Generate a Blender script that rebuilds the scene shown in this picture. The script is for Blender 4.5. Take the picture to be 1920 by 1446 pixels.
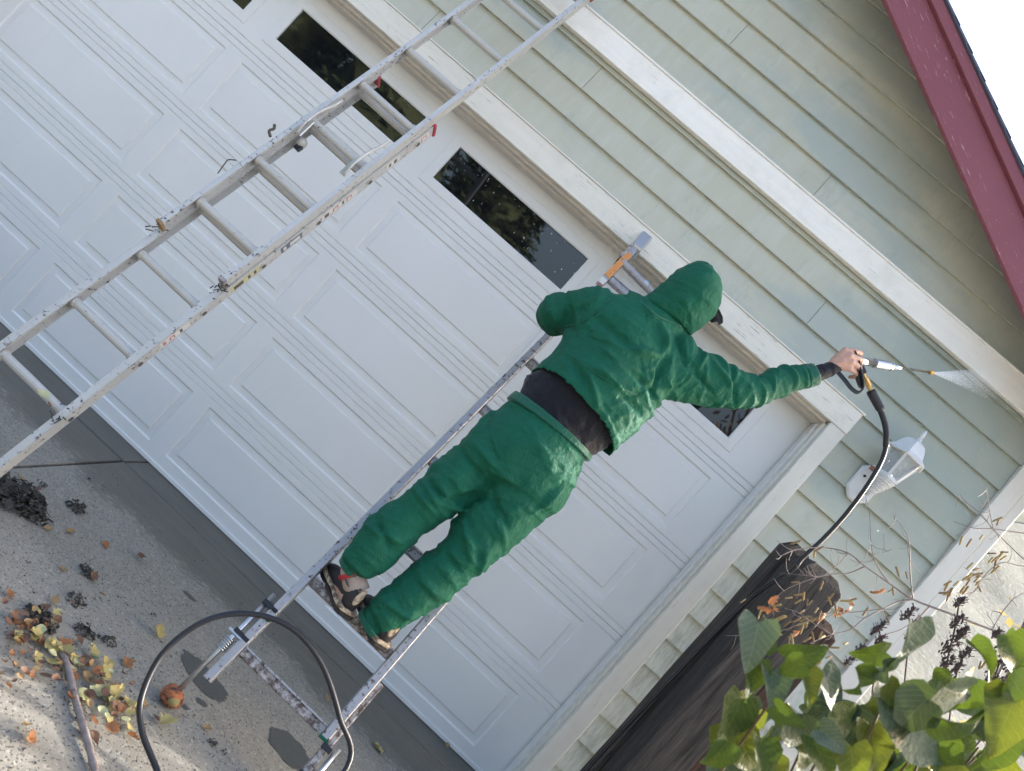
import bpy, bmesh, math, random
from math import sin, cos, pi, radians, sqrt, atan2
from mathutils import Vector, Matrix, noise
V = Vector
random.seed(7)
S = bpy.context.scene
for o in list(bpy.data.objects): bpy.data.objects.remove(o)

# ------------------------------------------------------------------ camera
F_PX, PU, PV = 1444.0, 960.0, 723.0
CW = V((-0.970, -3.762, 1.374))                       # camera position, metres
RX = V((0.743, 0.030, 0.669)).normalized()             # right of the picture
FW = V((-0.065, 0.997, 0.028)); FW = (FW - RX * FW.dot(RX)).normalized()
DN = FW.cross(RX)                                      # down in the picture
def at(u, v, y):                                       # photo pixel -> point on the plane at distance y from the door
    d = FW + RX * ((u - PU) / F_PX) + DN * ((v - PV) / F_PX)
    return CW + d * ((y - CW.y) / d.y)
def on_floor(u, v, z=0.0):
    d = FW + RX * ((u - PU) / F_PX) + DN * ((v - PV) / F_PX)
    return CW + d * ((z - CW.z) / d.z)
cam = bpy.data.cameras.new('camera'); co = bpy.data.objects.new('camera', cam)
S.collection.objects.link(co)
M = Matrix((RX, -DN, -FW)).transposed().to_4x4(); M.translation = CW
co.matrix_world = M
cam.sensor_width = 36; cam.lens = F_PX / 1920 * 36
cam.clip_start = 0.05; cam.clip_end = 500
cam.dof.use_dof = True; cam.dof.focus_distance = 3.3; cam.dof.aperture_fstop = 7.0
S.camera = co
# ------------------------------------------------------------------ light
SUN_EL, SUN_AZ = radians(21), radians(28)              # azimuth from +x towards +y (behind the gable wall)
sd = V((cos(SUN_EL) * cos(SUN_AZ), cos(SUN_EL) * sin(SUN_AZ), sin(SUN_EL)))
w = bpy.data.worlds.new('World'); S.world = w; w.use_nodes = True
nt = w.node_tree; bg = nt.nodes['Background']
sk = nt.nodes.new('ShaderNodeTexSky'); sk.sky_type = 'NISHITA'; sk.sun_disc = False
sk.sun_elevation = SUN_EL; sk.sun_rotation = atan2(sd.x, sd.y)
sk.air_density = 0.9; sk.dust_density = 8.0; sk.ozone_density = 1.0
nt.links.new(sk.outputs[0], bg.inputs[0]); bg.inputs[1].default_value = 0.15
sl = bpy.data.lights.new('sun', 'SUN'); sl.energy = 2.0; sl.angle = radians(0.9); sl.color = (1, .95, .88)
so = bpy.data.objects.new('sun', sl); S.collection.objects.link(so)
so.rotation_euler = (-sd).to_track_quat('-Z', 'Y').to_euler()
S.view_settings.view_transform = 'Standard'; S.view_settings.look = 'None'
S.view_settings.gamma = 1; S.view_settings.use_curve_mapping = False
S.view_settings.exposure = 2.45

# ------------------------------------------------------------------ helpers
COL = S.collection
def tag(o, label=None, cat=None, group=None, kind=None):
    if label: o['label'] = label
    if cat: o['category'] = cat
    if group: o['group'] = group
    if kind: o['kind'] = kind
    return o
def empty(name, loc=(0, 0, 0), parent=None):
    o = bpy.data.objects.new(name, None); COL.objects.link(o); o.location = loc; o.empty_display_size = .05
    if parent: setpar(o, parent)
    return o
def wmat(o):
    m = o.matrix_basis.copy()
    p = o.parent
    while p: m = p.matrix_basis @ m; p = p.parent
    return m
def setpar(o, p):
    w_ = o.matrix_basis.copy(); o.parent = p; o.matrix_parent_inverse = Matrix()
    o.matrix_basis = wmat(p).inverted() @ w_
class MB:
    def __init__(s): s.v = []; s.f = []
    def add(s, vs, fs):
        n = len(s.v); s.v += [V(p) for p in vs]; s.f += [tuple(i + n for i in f) for f in fs]; return s
    def box(s, x0, x1, y0, y1, z0, z1):
        return s.add([(x0,y0,z0),(x1,y0,z0),(x1,y1,z0),(x0,y1,z0),(x0,y0,z1),(x1,y0,z1),(x1,y1,z1),(x0,y1,z1)],
          [(3,2,1,0),(4,5,6,7),(0,1,5,4),(1,2,6,5),(2,3,7,6),(3,0,4,7)])
    def bar(s, a, b, ex, wx, wy, wx1=None, wy1=None):   # box from a to b, ex = sideways axis
        a = V(a); b = V(b); d = (b - a).normalized(); ex = V(ex); ex = (ex - d * ex.dot(d)).normalized(); ey = d.cross(ex)
        wx1 = wx if wx1 is None else wx1; wy1 = wy if wy1 is None else wy1
        vs = []
        for p, x, y in ((a, wx, wy), (b, wx1, wy1)):
            for i, j in ((-1,-1),(1,-1),(1,1),(-1,1)): vs.append(p + ex * (i * x / 2) + ey * (j * y / 2))
        return s.add(vs, [(3,2,1,0),(4,5,6,7),(0,1,5,4),(1,2,6,5),(2,3,7,6),(3,0,4,7)])
    def loft(s, rings, cap=True, closed=True):
        n = len(rings[0]); vs = [p for r in rings for p in r]; fs = []
        for i in range(len(rings) - 1):
            for j in range(n if closed else n - 1):
                a = i * n + j; b = i * n + (j + 1) % n
                fs.append((a, b, b + n, a + n))
        if cap and closed:
            fs.append(tuple(range(n - 1, -1, -1))); fs.append(tuple((len(rings) - 1) * n + j for j in range(n)))
        return s.add(vs, fs)
    def tube(s, pts, r, n=8, cap=True):
        pts = [V(p) for p in pts]; m = len(pts)
        rs = r if isinstance(r, (list, tuple)) else [r] * m
        t0 = (pts[1] - pts[0]).normalized(); ref = V((0, 0, 1)) if abs(t0.z) < .9 else V((1, 0, 0))
        ex = t0.cross(ref).normalized(); rings = []
        for i, p in enumerate(pts):
            t = (pts[min(i + 1, m - 1)] - pts[max(i - 1, 0)])
            t = t.normalized() if t.length > 1e-9 else t0
            ex = (ex - t * ex.dot(t)).normalized(); ey = t.cross(ex)
            rings.append([p + (ex * cos(2*pi*k/n) + ey * sin(2*pi*k/n)) * rs[i] for k in range(n)])
        return s.loft(rings, cap)
    def ball(s, c, r, nu=12, nv=8, ax=None):
        c = V(c); r = V(r) if not isinstance(r, (int, float)) else V((r, r, r)); A = ax or Matrix.Identity(3)
        rings = []
        for i in range(nv + 1):
            th = pi * min(max(i / nv, .004), .996)
            rings.append([c + A @ V((r.x*sin(th)*cos(2*pi*k/nu), r.y*sin(th)*sin(2*pi*k/nu), -r.z*cos(th))) for k in range(nu)])
        return s.loft(rings)
    def build(s, name, mat, parent=None, smooth=False, bevel=0, origin=None):
        me = bpy.data.meshes.new(name); c = V((0, 0, 0))
        if origin == 'c' and s.v:
            lo = V([min(p[i] for p in s.v) for i in range(3)]); hi = V([max(p[i] for p in s.v) for i in range(3)]); c = (lo + hi) / 2; c.z = lo.z
        me.from_pydata([p - c for p in s.v], [], s.f)
        bm = bmesh.new(); bm.from_mesh(me); bmesh.ops.recalc_face_normals(bm, faces=bm.faces)
        if bevel: bmesh.ops.bevel(bm, geom=[e for e in bm.edges if len(e.link_faces) == 2 and e.calc_face_angle(0) > .5], offset=bevel, segments=1, affect='EDGES', clamp_overlap=True)
        bm.to_mesh(me); bm.free()
        if smooth:
            for p in me.polygons: p.use_smooth = True
        if mat: me.materials.append(getattr(mat, "m", mat))
        o = bpy.data.objects.new(name, me); COL.objects.link(o); o.location = c
        if parent: setpar(o, parent)
        return o
def spline(pts, sub=8):                                 # Catmull-Rom through points
    P = [V(p) for p in pts]; P = [P[0] * 2 - P[1]] + P + [P[-1] * 2 - P[-2]]; out = []
    for i in range(1, len(P) - 2):
        for k in range(sub):
            t = k / sub; a, b, c, d = P[i-1], P[i], P[i+1], P[i+2]
            out.append(.5 * ((2*b) + (c - a)*t + (2*a - 5*b + 4*c - d)*t*t + (3*b - a - 3*c + d)*t**3))
    out.append(P[-2]); return out
def copy_obj(o, parent=None, matrix=None):
    c = o.copy(); COL.objects.link(c)
    if parent is not None: c.parent = parent
    if matrix is not None: c.matrix_basis = matrix
    return c

# ------------------------------------------------------------------ materials
class Mat:
    def __init__(s, name, col=(.5,.5,.5), rough=.5, metal=0.0, spec=.5):
        s.m = bpy.data.materials.new(name); s.m.use_nodes = True; s.t = s.m.node_tree
        s.b = s.t.nodes['Principled BSDF']
        s.b.inputs['Base Color'].default_value = (*col, 1); s.b.inputs['Roughness'].default_value = rough
        s.b.inputs['Metallic'].default_value = metal; s.b.inputs['Specular IOR Level'].default_value = spec
        s.tc = s.n('ShaderNodeTexCoord'); s.h = None
    def n(s, t, **kw):
        x = s.t.nodes.new(t)
        for k, v_ in kw.items(): setattr(x, k, v_)
        return x
    def l(s, a, b): s.t.links.new(a, b)
    def coord(s, scale=(1,1,1), rot=(0,0,0), kind='Object'):
        m = s.n('ShaderNodeMapping'); m.inputs['Scale'].default_value = scale; m.inputs['Rotation'].default_value = rot
        s.l(s.tc.outputs[kind], m.inputs[0]); return m.outputs[0]
    def world(s, scale=(1,1,1), rot=(0,0,0)):
        g = s.n('ShaderNodeNewGeometry'); m = s.n('ShaderNodeMapping'); m.inputs['Scale'].default_value = scale; m.inputs['Rotation'].default_value = rot
        s.l(g.outputs['Position'], m.inputs[0]); return m.outputs[0]
    def noise(s, co, scale=5, det=4, rough=.55, dist=0):
        x = s.n('ShaderNodeTexNoise'); x.inputs['Scale'].default_value = scale; x.inputs['Detail'].default_value = det
        x.inputs['Roughness'].default_value = rough; x.inputs['Distortion'].default_value = dist
        s.l(co, x.inputs['Vector']); return x.outputs['Fac']
    def voro(s, co, scale=5, feat='F1'):
        x = s.n('ShaderNodeTexVoronoi'); x.feature = feat; x.inputs['Scale'].default_value = scale; s.l(co, x.inputs['Vector']); return x.outputs['Distance']
    def ramp(s, fac, stops):
        x = s.n('ShaderNodeValToRGB'); e = x.color_ramp.elements
        while len(e) < len(stops): e.new(.5)
        for q, (p, c) in zip(e, stops): q.position = p; q.color = (*c, 1) if isinstance(c, tuple) else (c, c, c, 1)
        s.l(fac, x.inputs[0]); return x.outputs[0]
    def math(s, op, a, b=None):
        x = s.n('ShaderNodeMath', operation=op)
        for i, q in enumerate((a, b)):
            if q is None: continue
            if isinstance(q, (int, float)): x.inputs[i].default_value = q
            else: s.l(q, x.inputs[i])
        return x.outputs[0]
    def mix(s, fac, a, b, mode='MIX'):
        x = s.n('ShaderNodeMix', data_type='RGBA', blend_type=mode)
        for sock, q in ((x.inputs[0], fac), (x.inputs[6], a), (x.inputs[7], b)):
            if isinstance(q, tuple): sock.default_value = (*q, 1)
            elif isinstance(q, (int, float)): sock.default_value = q
            else: s.l(q, sock)
        return x.outputs[2]
    def col(s, x): s.l(x, s.b.inputs['Base Color']); return s
    def rough(s, x): s.l(x, s.b.inputs['Roughness']); return s
    def bump(s, h, strength=.3, dist=.01):
        x = s.n('ShaderNodeBump'); x.inputs['Strength'].default_value = strength; x.inputs['Distance'].default_value = dist
        s.l(h, x.inputs['Height'])
        if s.h: s.l(s.h, x.inputs['Normal'])
        s.h = x.outputs[0]; s.l(s.h, s.b.inputs['Normal']); return s
def objrand(m):
    x = m.n('ShaderNodeObjectInfo'); return x.outputs['Random']

def paint(name, col, var=.06, rough=.45):
    m = Mat(name, col, rough); c = m.world()
    d = m.noise(c, 1.7, 5, .6); f = m.noise(c, 30, 4)
    a = m.mix(m.ramp(d, [(.3, 0.0), (.75, 1.0)]), tuple(x * (1 - var) for x in col), tuple(min(1, x * (1 + var)) for x in col))
    m.col(m.mix(m.ramp(f, [(.62, 0.0), (.8, .25)]), a, tuple(x * .75 for x in col)))
    return m
m_door = Mat('door_white_paint', (.76, .76, .745), .42)
c = m_door.world(); dn = m_door.noise(c, 2.2, 5, .6)
a = m_door.mix(dn, (.715, .715, .70), (.79, .79, .775))
dirt = m_door.ramp(m_door.noise(m_door.world((6, 6, 1.2)), 3, 6, .7), [(.62, 0.0), (.82, .35)])
spk = m_door.ramp(m_door.noise(c, 55, 3), [(.74, 0.0), (.79, .5)])
m_door.col(m_door.mix(spk, m_door.mix(dirt, a, (.58, .58, .56)), (.33, .32, .3)))
m_door.bump(m_door.noise(m_door.world((14, 14, 160)), 2, 3), .06, .002)
def siding_mat():
    m = Mat('sage_siding_paint', (.4, .46, .38), .5)
    c = m.world(); r = objrand(m)
    base = m.mix(r, (.475, .475, .38), (.525, .52, .42))
    st = m.noise(m.world((9, 9, 1.3)), 2.3, 6, .65)
    base = m.mix(m.ramp(st, [(.45, 0.0), (.75, .55)]), base, (.56, .59, .52))
    wt = m.noise(m.world((1.0, 1, 3.0), (0, .35, 0)), .9, 4, .6)
    base = m.mix(m.ramp(wt, [(.50, 0.0), (.60, .75)]), base, (.385, .43, .385))
    # weathered streaks low on the wall
    sz = m.n('ShaderNodeSeparateXYZ'); m.l(c, sz.inputs[0])
    low = m.ramp(sz.outputs['Z'], [(.0, 1.0), (.85, 1.0), (1.0, .0)])
    lowf = m.math('MULTIPLY', m.ramp(m.math('MULTIPLY', sz.outputs['Z'], .45), [(.55, 1.0), (.85, 0.0)]), m.ramp(m.noise(m.world((16, 16, 2.2), (0, .25, 0)), 3, 6, .7), [(.38, 0.0), (.58, .85)]))
    base = m.mix(lowf, base, (.66, .69, .63))
    drt = m.ramp(m.noise(m.world((3, 3, 1.0)), 4, 7, .75), [(.56, 0.0), (.76, .6)])
    base = m.mix(drt, base, (.31, .35, .315))
    dv = m.n('ShaderNodeVectorMath'); dv.operation = 'DISTANCE'; dv.inputs[1].default_value = (.50, -.15, 2.62); m.l(c, dv.inputs[0])
    wd = m.math('ADD', dv.outputs['Value'], m.math('MULTIPLY', m.math('SUBTRACT', m.noise(m.world((1.6, 1, 1.1)), 2.2, 5, .6), .5), .8))
    soak = m.ramp(wd, [(.30, .75), (.72, 0.0)])          # soaked by the jet
    base = m.mix(soak, base, (.30, .345, .30))
    m.col(base)
    m.bump(m.noise(m.world((2.5, 2.5, 40)), 6, 5, .6), .16, .003)
    m.rough(m.ramp(wt, [(.5, .55), (.6, .33)]))
    return m
m_siding = siding_mat()
def trim_mat(name, axis, col=(.79, .76, .68), crack=.62):
    # peeling off-white paint with short cracks along the grain (axis 'x' or 'z')
    m = Mat(name, col, .6)
    sc = {'x': (2.2, 20, 42), 'z': (42, 20, 2.2)}[axis]; sc2 = {'x': (1.1, 10, 16), 'z': (16, 10, 1.1)}[axis]
    cr = m.noise(m.world(sc), 3.6, 6, .75); patch = m.noise(m.world(), 2.6, 4, .6)
    k = m.math('MULTIPLY', m.ramp(cr, [(crack - .03, 0.0), (crack + .02, 1.0)]), m.ramp(patch, [(.42, .0), (.6, 1.0)]))
    tone = m.mix(m.noise(m.world(sc2), 2, 5, .6), tuple(x * .9 for x in col), tuple(min(x * 1.07, 1) for x in col))
    st = m.ramp(m.noise(m.world((5, 5, 5)), 1.3, 6, .7), [(.5, 0.0), (.75, .28)])
    tone = m.mix(st, tone, (.52, .485, .40))
    m.col(m.mix(k, tone, (.19, .17, .14)))
    m.bump(m.math('SUBTRACT', m.noise(m.world(sc2), 4, 6, .7), k), .3, .004)
    return m
m_trim_x = trim_mat('cracked_white_trim_across', 'x'); m_trim_z = trim_mat('cracked_white_trim_upright', 'z', (.72, .70, .63), .64)
m_band = trim_mat('white_band_paint', 'x', (.88, .86, .80), .66)
m_stop = trim_mat('tan_jamb_paint', 'x', (.62, .58, .51), .64)
m_corner = trim_mat('cream_corner_paint', 'z', (.70, .68, .62), .675)
def fascia_mat():
    m = Mat('red_fascia_paint', (.24, .07, .09), .5, 0, .3)
    R_ = (0, radians(-26.6), 0)
    c = m.world((1, 1, 1), (0, radians(-26.57), 0))
    mp = m.n('ShaderNodeMapping'); mp.inputs['Scale'].default_value = (5, 40, 70); m.l(c, mp.inputs[0])
    fl = m.noise(mp.outputs[0], 2.6, 5, .7); pt = m.noise(m.world(), 3.4, 4, .6)
    k = m.math('MULTIPLY', m.ramp(fl, [(.615, 0.0), (.66, .8)]), m.ramp(pt, [(.42, 0.0), (.54, 1.0)]))
    b = m.mix(m.noise(m.world(), 2, 5), (.205, .06, .078), (.265, .092, .115))
    m.col(m.mix(k, b, (.62, .45, .46))); m.bump(m.noise(mp.outputs[0], 1.2, 5), .25, .003); return m
m_fascia = fascia_mat()
def concrete_mat():
    m = Mat('driveway_concrete', (.3, .3, .28), .85)
    c = m.world(); sx = m.n('ShaderNodeSeparateXYZ'); m.l(c, sx.inputs[0])
    big = m.noise(c, 1.6, 6, .65); mid = m.noise(c, 9, 6, .7); fine = m.noise(c, 62, 5, .75); ag = m.voro(c, 85)
    b = m.mix(big, (.175, .165, .138), (.265, .250, .218))
    b = m.mix(m.ramp(mid, [(.4, 0.0), (.7, .5)]), b, (.30, .285, .245))
    b = m.mix(m.ramp(ag, [(.14, .85), (.34, 0.0)]), b, (.075, .073, .066))
    b = m.mix(m.ramp(fine, [(.55, 0.0), (.68, .8)]), b, (.44, .425, .37))
    leaf = m.ramp(m.noise(m.world((1, 1, 1)), 34, 2, .5), [(.70, 0.0), (.74, .7)])
    b = m.mix(leaf, b, (.13, .11, .085))
    # damp, smoother band in front of the door, edge broken up into pitted flecks
    e = m.math('ADD', sx.outputs['Y'], m.math('MULTIPLY', m.math('SUBTRACT', m.noise(c, 2.2, 5, .65), .5), .55))
    e = m.math('ADD', e, m.math('MULTIPLY', m.math('SUBTRACT', m.noise(m.world((1, 1.6, 1), (0, 0, .5)), 26, 4, .6), .5), .42))
    wet = m.ramp(m.math('ADD', e, 1.0), [(.39, 0.0), (.445, .6), (.52, 1.0)])
    wc = m.mix(m.noise(m.world((1.5, 7, 1), (0, 0, .15)), 2.4, 5, .6), (.075, .070, .055), (.150, .142, .120))
    b = m.mix(wet, b, wc)
    m.col(b); m.rough(m.mix(wet, (.88,) * 3, (.5,) * 3))
    hh = m.math('ADD', m.math('MULTIPLY', fine, .5), m.math('MULTIPLY', mid, .6))
    m.bump(m.math('ADD', hh, m.math('MULTIPLY', m.ramp(ag, [(.1, 0.0), (.4, 1.0)]), .5)), .5, .004); return m
m_conc = concrete_mat()
m_wetspot = Mat('wet_concrete', (.05, .052, .048), .32); c = m_wetspot.world()
m_wetspot.col(m_wetspot.mix(m_wetspot.noise(c, 120, 3), (.03, .033, .03), (.085, .085, .078))); m_wetspot.bump(m_wetspot.noise(c, 130, 3), .4, .003)
m_ground = Mat('bounce_pale_ground', (.3, .29, .27), .95); c = m_ground.world()  # unseen yard, made pale and cool to bounce light onto door and gable
m_ground.col(m_ground.mix(m_ground.noise(c, 14, 6, .7), (.24, .245, .25), (.38, .385, .39))); m_ground.bump(m_ground.noise(c, 40, 5), .8, .02)
m_hill = Mat('gravel_bank', (.3, .3, .26), .95); c = m_hill.world()
hb = m_hill.mix(m_hill.noise(c, 1.1, 6, .7), (.15, .165, .12), (.33, .325, .29))
m_hill.col(m_hill.mix(m_hill.ramp(m_hill.voro(c, 9), [(.1, .7), (.35, 0.0)]), hb, (.42, .41, .38)))
m_hill.bump(m_hill.noise(c, 9, 6, .7), .9, .1)
def alum_mat(name, col=(.62, .62, .60), metal=.55, rough=.5, dirt=.6):
    m = Mat(name, col, rough, metal)
    c = m.coord(kind='Object'); c = m.world()
    a = m.mix(m.noise(c, 8, 5, .65), tuple(x * .86 for x in col), tuple(min(1, x * 1.08) for x in col))
    k = m.ramp(m.noise(c, 60, 5, .7), [(dirt, 0.0), (dirt + .05, 1.0)])
    k = m.math('MULTIPLY', k, m.ramp(m.noise(c, 6, 4), [(.4, 0.0), (.58, 1.0)]))
    m.col(m.mix(k, a, (.07, .055, .05))); m.rough(m.mix(k, (rough,)*3, (.9,)*3)); m.bump(k, .3, .002); return m
m_alu = alum_mat('spattered_aluminium', (.56, .555, .535), .35, .5, .575)
m_rung = alum_mat('round_rung_aluminium', (.52, .51, .48), .25, .5, .63)
def worn_mat():
    m = alum_mat('paint_smeared_aluminium', (.40, .39, .40), .45, .42, .55)
    return m
m_worn = worn_mat()
m_worn2 = Mat('brown_paint_crusted_metal', (.2, .16, .14), .7, .2); c = m_worn2.world()
m_worn2.col(m_worn2.mix(m_worn2.ramp(m_worn2.noise(c, 40, 6, .75), [(.42, 0.0), (.58, 1.0)]), (.10, .07, .06), (.45, .43, .42))); m_worn2.bump(m_worn2.noise(c, 70, 5), .5, .004)
m_steel = Mat('zinc_steel', (.5, .52, .54), .32, .9)
m_chrome = Mat('chrome', (.75, .77, .8), .16, 1.0)
m_brass = Mat('brass', (.55, .36, .14), .34, .9)
m_black = Mat('black_rubber', (.012, .013, .018), .42)
m_grip = Mat('black_plastic', (.014, .015, .02), .38)
m_red = Mat('red_plastic', (.34, .035, .05), .5)
m_orange = Mat('orange_sticker', (.68, .26, .07), .5); c = m_orange.world()
m_orange.col(m_orange.mix(m_orange.ramp(m_orange.noise(c, 70, 5, .7), [(.6, 0.0), (.66, 1.0)]), (.68, .27, .07), (.16, .1, .06)))
m_yellow = Mat('faded_yellow_sticker', (.52, .50, .30), .6)
m_blue = Mat('faded_navy_sticker', (.10, .12, .18), .5)
m_label = Mat('white_sticker', (.62, .61, .58), .55)
m_ink = Mat('dark_print', (.08, .07, .07), .6)
m_redink = Mat('red_print', (.45, .14, .12), .6)
m_rope = Mat('dirty_rope', (.09, .075, .06), .9)
m_tape = Mat('silver_tape', (.5, .52, .56), .3, .7); c = m_tape.world(); m_tape.bump(m_tape.noise(c, 60, 3), .5, .004)
def cloth(name, c0, c1, bump=.5, rough=.5, sheen=.15):
    m = Mat(name, c0, rough); c = m.coord()
    m.col(m.mix(m.noise(c, 5, 5, .6), c0, c1))
    d = m.noise(c, 7, 3)
    mp = m.n('ShaderNodeMix', data_type='RGBA'); mp.inputs[0].default_value = .12
    m.l(c, mp.inputs[6]); 
    nv = m.n('ShaderNodeTexNoise'); nv.inputs['Scale'].default_value = 9; m.l(c, nv.inputs['Vector']); m.l(nv.outputs['Color'], mp.inputs[7])
    cr = m.noise(mp.outputs[2], 26, 5, .62)
    rg = m.math('ABSOLUTE', m.math('SUBTRACT', cr, .5))
    rg = m.math('POWER', m.math('SUBTRACT', 1.0, m.math('MULTIPLY', rg, 2.6)), 3.0)
    m.bump(rg, bump, .006); m.bump(m.noise(c, 90, 4, .6), .22, .002)
    m.b.inputs['Sheen Weight'].default_value = sheen; m.b.inputs['Specular IOR Level'].default_value = .22
    return m
m_green = cloth('green_nylon', (.003, .080, .044), (.006, .118, .068), .5, .68, .02)
m_seam = cloth('green_nylon_seam', (.006, .085, .052), (.01, .11, .07), .4, .5)
m_shirt = cloth('navy_black_shirt', (.004, .0045, .009), (.007, .0075, .014), .35, .6)
m_lining = Mat('dark_pocket_lining', (.008, .012, .022), .7)
m_skin = Mat('skin', (.5, .29, .22), .5); c = m_skin.coord()
m_skin.col(m_skin.mix(m_skin.noise(c, 40, 4), (.47, .255, .19), (.56, .35, .27))); m_skin.b.inputs['Subsurface Weight'].default_value = .08
m_skin.b.inputs['Subsurface Radius'].default_value = (.01, .004, .002); m_skin.bump(m_skin.noise(c, 180, 3), .2, .001)
m_hair = Mat('dark_hair', (.03, .02, .015), .6)
m_sole = Mat('dirty_tan_sole', (.42, .33, .22), .7); c = m_sole.coord()
m_sole.col(m_sole.mix(m_sole.ramp(m_sole.noise(c, 50, 5), [(.45, 0.0), (.6, 1.0)]), (.5, .41, .29), (.13, .08, .05))); m_sole.bump(m_sole.noise(c, 60, 4), .6, .006)
m_shoe = Mat('black_shoe_fabric', (.022, .018, .02), .7); m_shoe.bump(m_shoe.noise(m_shoe.coord(), 120, 3), .4, .003)
m_sock = Mat('beige_sock', (.42, .33, .27), .9); c = m_sock.coord(); m_sock.col(m_sock.mix(m_sock.noise(c, 30, 5), (.30, .22, .18), (.50, .41, .34))); m_sock.bump(m_sock.noise(c, 150, 3), .5, .002)
m_sockred = Mat('red_sock_stripe', (.42, .03, .035), .8)
m_lampw = Mat('white_lamp_metal', (.64, .65, .66), .4); m_lampw.bump(m_lampw.noise(m_lampw.world(), 50, 3), .1, .002)
m_copper = Mat('peeled_copper_patch', (.36, .17, .12), .6)
m_lampglass = Mat('seedy_glass', (.34, .38, .39), .25); m_lampglass.col(m_lampglass.mix(m_lampglass.noise(m_lampglass.world(), 70, 4), (.2, .235, .245), (.46, .5, .51))); m_lampglass.bump(m_lampglass.noise(m_lampglass.world(), 120, 3), .3, .002)
m_glass = Mat('dark_window_glass', (.006, .008, .010), .02); m_glass.b.inputs['Specular IOR Level'].default_value = .75
m_timber = Mat('dark_shaded_timber', (.04, .035, .035), .7)  # dark old wood; the shade on its faces is part of this tone
_c = m_timber.world((14, 14, .9)); g = m_timber.noise(_c, 4, 7, .7, .6)
m_timber.col(m_timber.mix(m_timber.ramp(g, [(.35, 0.0), (.7, 1.0)]), (.008, .007, .007), (.105, .085, .075))); m_timber.bump(g, 1.0, .02)
m_timber2 = Mat('sunlit_weathered_timber', (.1, .05, .03), .75)  # red brown puts the sunlit right side of the timbers into the colour
_c = m_timber2.world((14, 14, .9)); g = m_timber2.noise(_c, 4, 7, .7, .6)
m_timber2.col(m_timber2.mix(m_timber2.ramp(g, [(.4, 0.0), (.7, 1.0)]), (.025, .014, .011), (.13, .06, .04))); m_timber2.bump(g, 1.0, .02)
m_shingle = Mat('slate_blue_shingle', (.13, .15, .22), .85); m_shingle.bump(m_shingle.noise(m_shingle.world(), 160, 3), .6, .004)
m_deck = Mat('roof_deck_underside', (.26, .30, .33), .8)
m_found = Mat('foundation_concrete', (.3, .3, .28), .9)
def leafmat(name, c0, c1, rough=.4, trans=.35, tcol=None, veins=False):
    m = Mat(name, c0, rough); c = m.coord(); r = objrand(m)
    base = m.mix(m.math('ADD', m.math('MULTIPLY', r, .6), m.math('MULTIPLY', m.noise(c, 30, 4), .4)), c0, c1)
    sx = m.n('ShaderNodeSeparateXYZ'); m.l(c, sx.inputs[0])
    if veins:
        m.b.inputs['Specular IOR Level'].default_value = .25
        ay = m.math('ABSOLUTE', sx.outputs['Y'])
        wv = m.math('SINE', m.math('MULTIPLY', m.math('SUBTRACT', sx.outputs['X'], m.math('MULTIPLY', ay, .85)), 44.0))
        vn = m.math('MAXIMUM', m.ramp(wv, [(.86, 0.0), (.98, 1.0)]), m.ramp(ay, [(.006, 1.0), (.016, 0.0)]))
        blot = m.ramp(m.noise(m.world(), 45, 4, .6), [(.55, 0.0), (.75, .5)])
        base = m.mix(blot, base, tuple(x * .7 + .02 for x in c0))
        base = m.mix(m.math('MULTIPLY', vn, .45), base, tuple(min(1, x * 1.7 + .03) for x in c1))
        m.bump(m.math('MULTIPLY', vn, -1.0), .35, .01)
        m.bump(m.noise(c, 9, 4, .6), .35, .03)
    m.col(base); m.bump(m.noise(c, 60, 3), .25, .003)
    tr = m.n('ShaderNodeBsdfTranslucent'); mixs = m.n('ShaderNodeMixShader'); mixs.inputs[0].default_value = trans
    if tcol: tr.inputs[0].default_value = (*tcol, 1)
    else: m.l(base, tr.inputs[0])
    out = m.t.nodes['Material Output']
    m.l(m.b.outputs[0], mixs.inputs[1]); m.l(tr.outputs[0], mixs.inputs[2]); m.l(mixs.outputs[0], out.inputs[0]); return m
m_leafg = leafmat('green_lilac_leaf', (.034, .064, .011), (.068, .105, .018), .42, .22, (.13, .20, .02), True)
m_leafb = leafmat('yellow_green_lilac_leaf', (.075, .10, .015), (.11, .13, .02), .45, .25, (.2, .24, .02), True)
m_leafs = leafmat('silvery_lilac_leaf', (.07, .105, .06), (.125, .16, .11), .38, .15, (.10, .15, .03), True)
m_ylw = leafmat('yellow_fallen_leaf', (.36, .29, .10), (.46, .40, .17), .6, .2)
m_tan = leafmat('tan_fallen_leaf', (.27, .17, .08), (.36, .25, .12), .65, .15)
m_brn = leafmat('brown_fallen_leaf', (.10, .05, .032), (.19, .10, .06), .7, .1)
m_pale = leafmat('pale_green_fallen_leaf', (.40, .42, .22), (.5, .5, .3), .6, .2)
m_orl = leafmat('orange_dry_leaf', (.26, .10, .04), (.36, .17, .07), .6, .3)
m_twig = Mat('grey_twig_bark', (.22, .17, .15), .7); m_twig.col(m_twig.mix(m_twig.noise(m_twig.world(), 50, 3), (.15, .11, .10), (.36, .30, .27)))
m_stem = Mat('brown_green_stem', (.11, .07, .03), .7)
m_catkin = Mat('dry_catkin', (.3, .21, .09), .8); m_catkin.col(m_catkin.mix(objrand(m_catkin), (.20, .13, .07), (.42, .31, .12))); m_catkin.bump(m_catkin.noise(m_catkin.coord(), 400, 2), .8, .004)
m_seed = Mat('dark_dry_seedhead', (.05, .035, .035), .95); m_seed.col(m_seed.mix(m_seed.noise(m_seed.coord(), 90, 3), (.03, .02, .02), (.12, .085, .08)))
m_bark = Mat('conifer_bark', (.08, .05, .035), .9); m_bark.bump(m_bark.noise(m_bark.world((6, 6, 1)), 5, 5), .8, .03)
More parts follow.
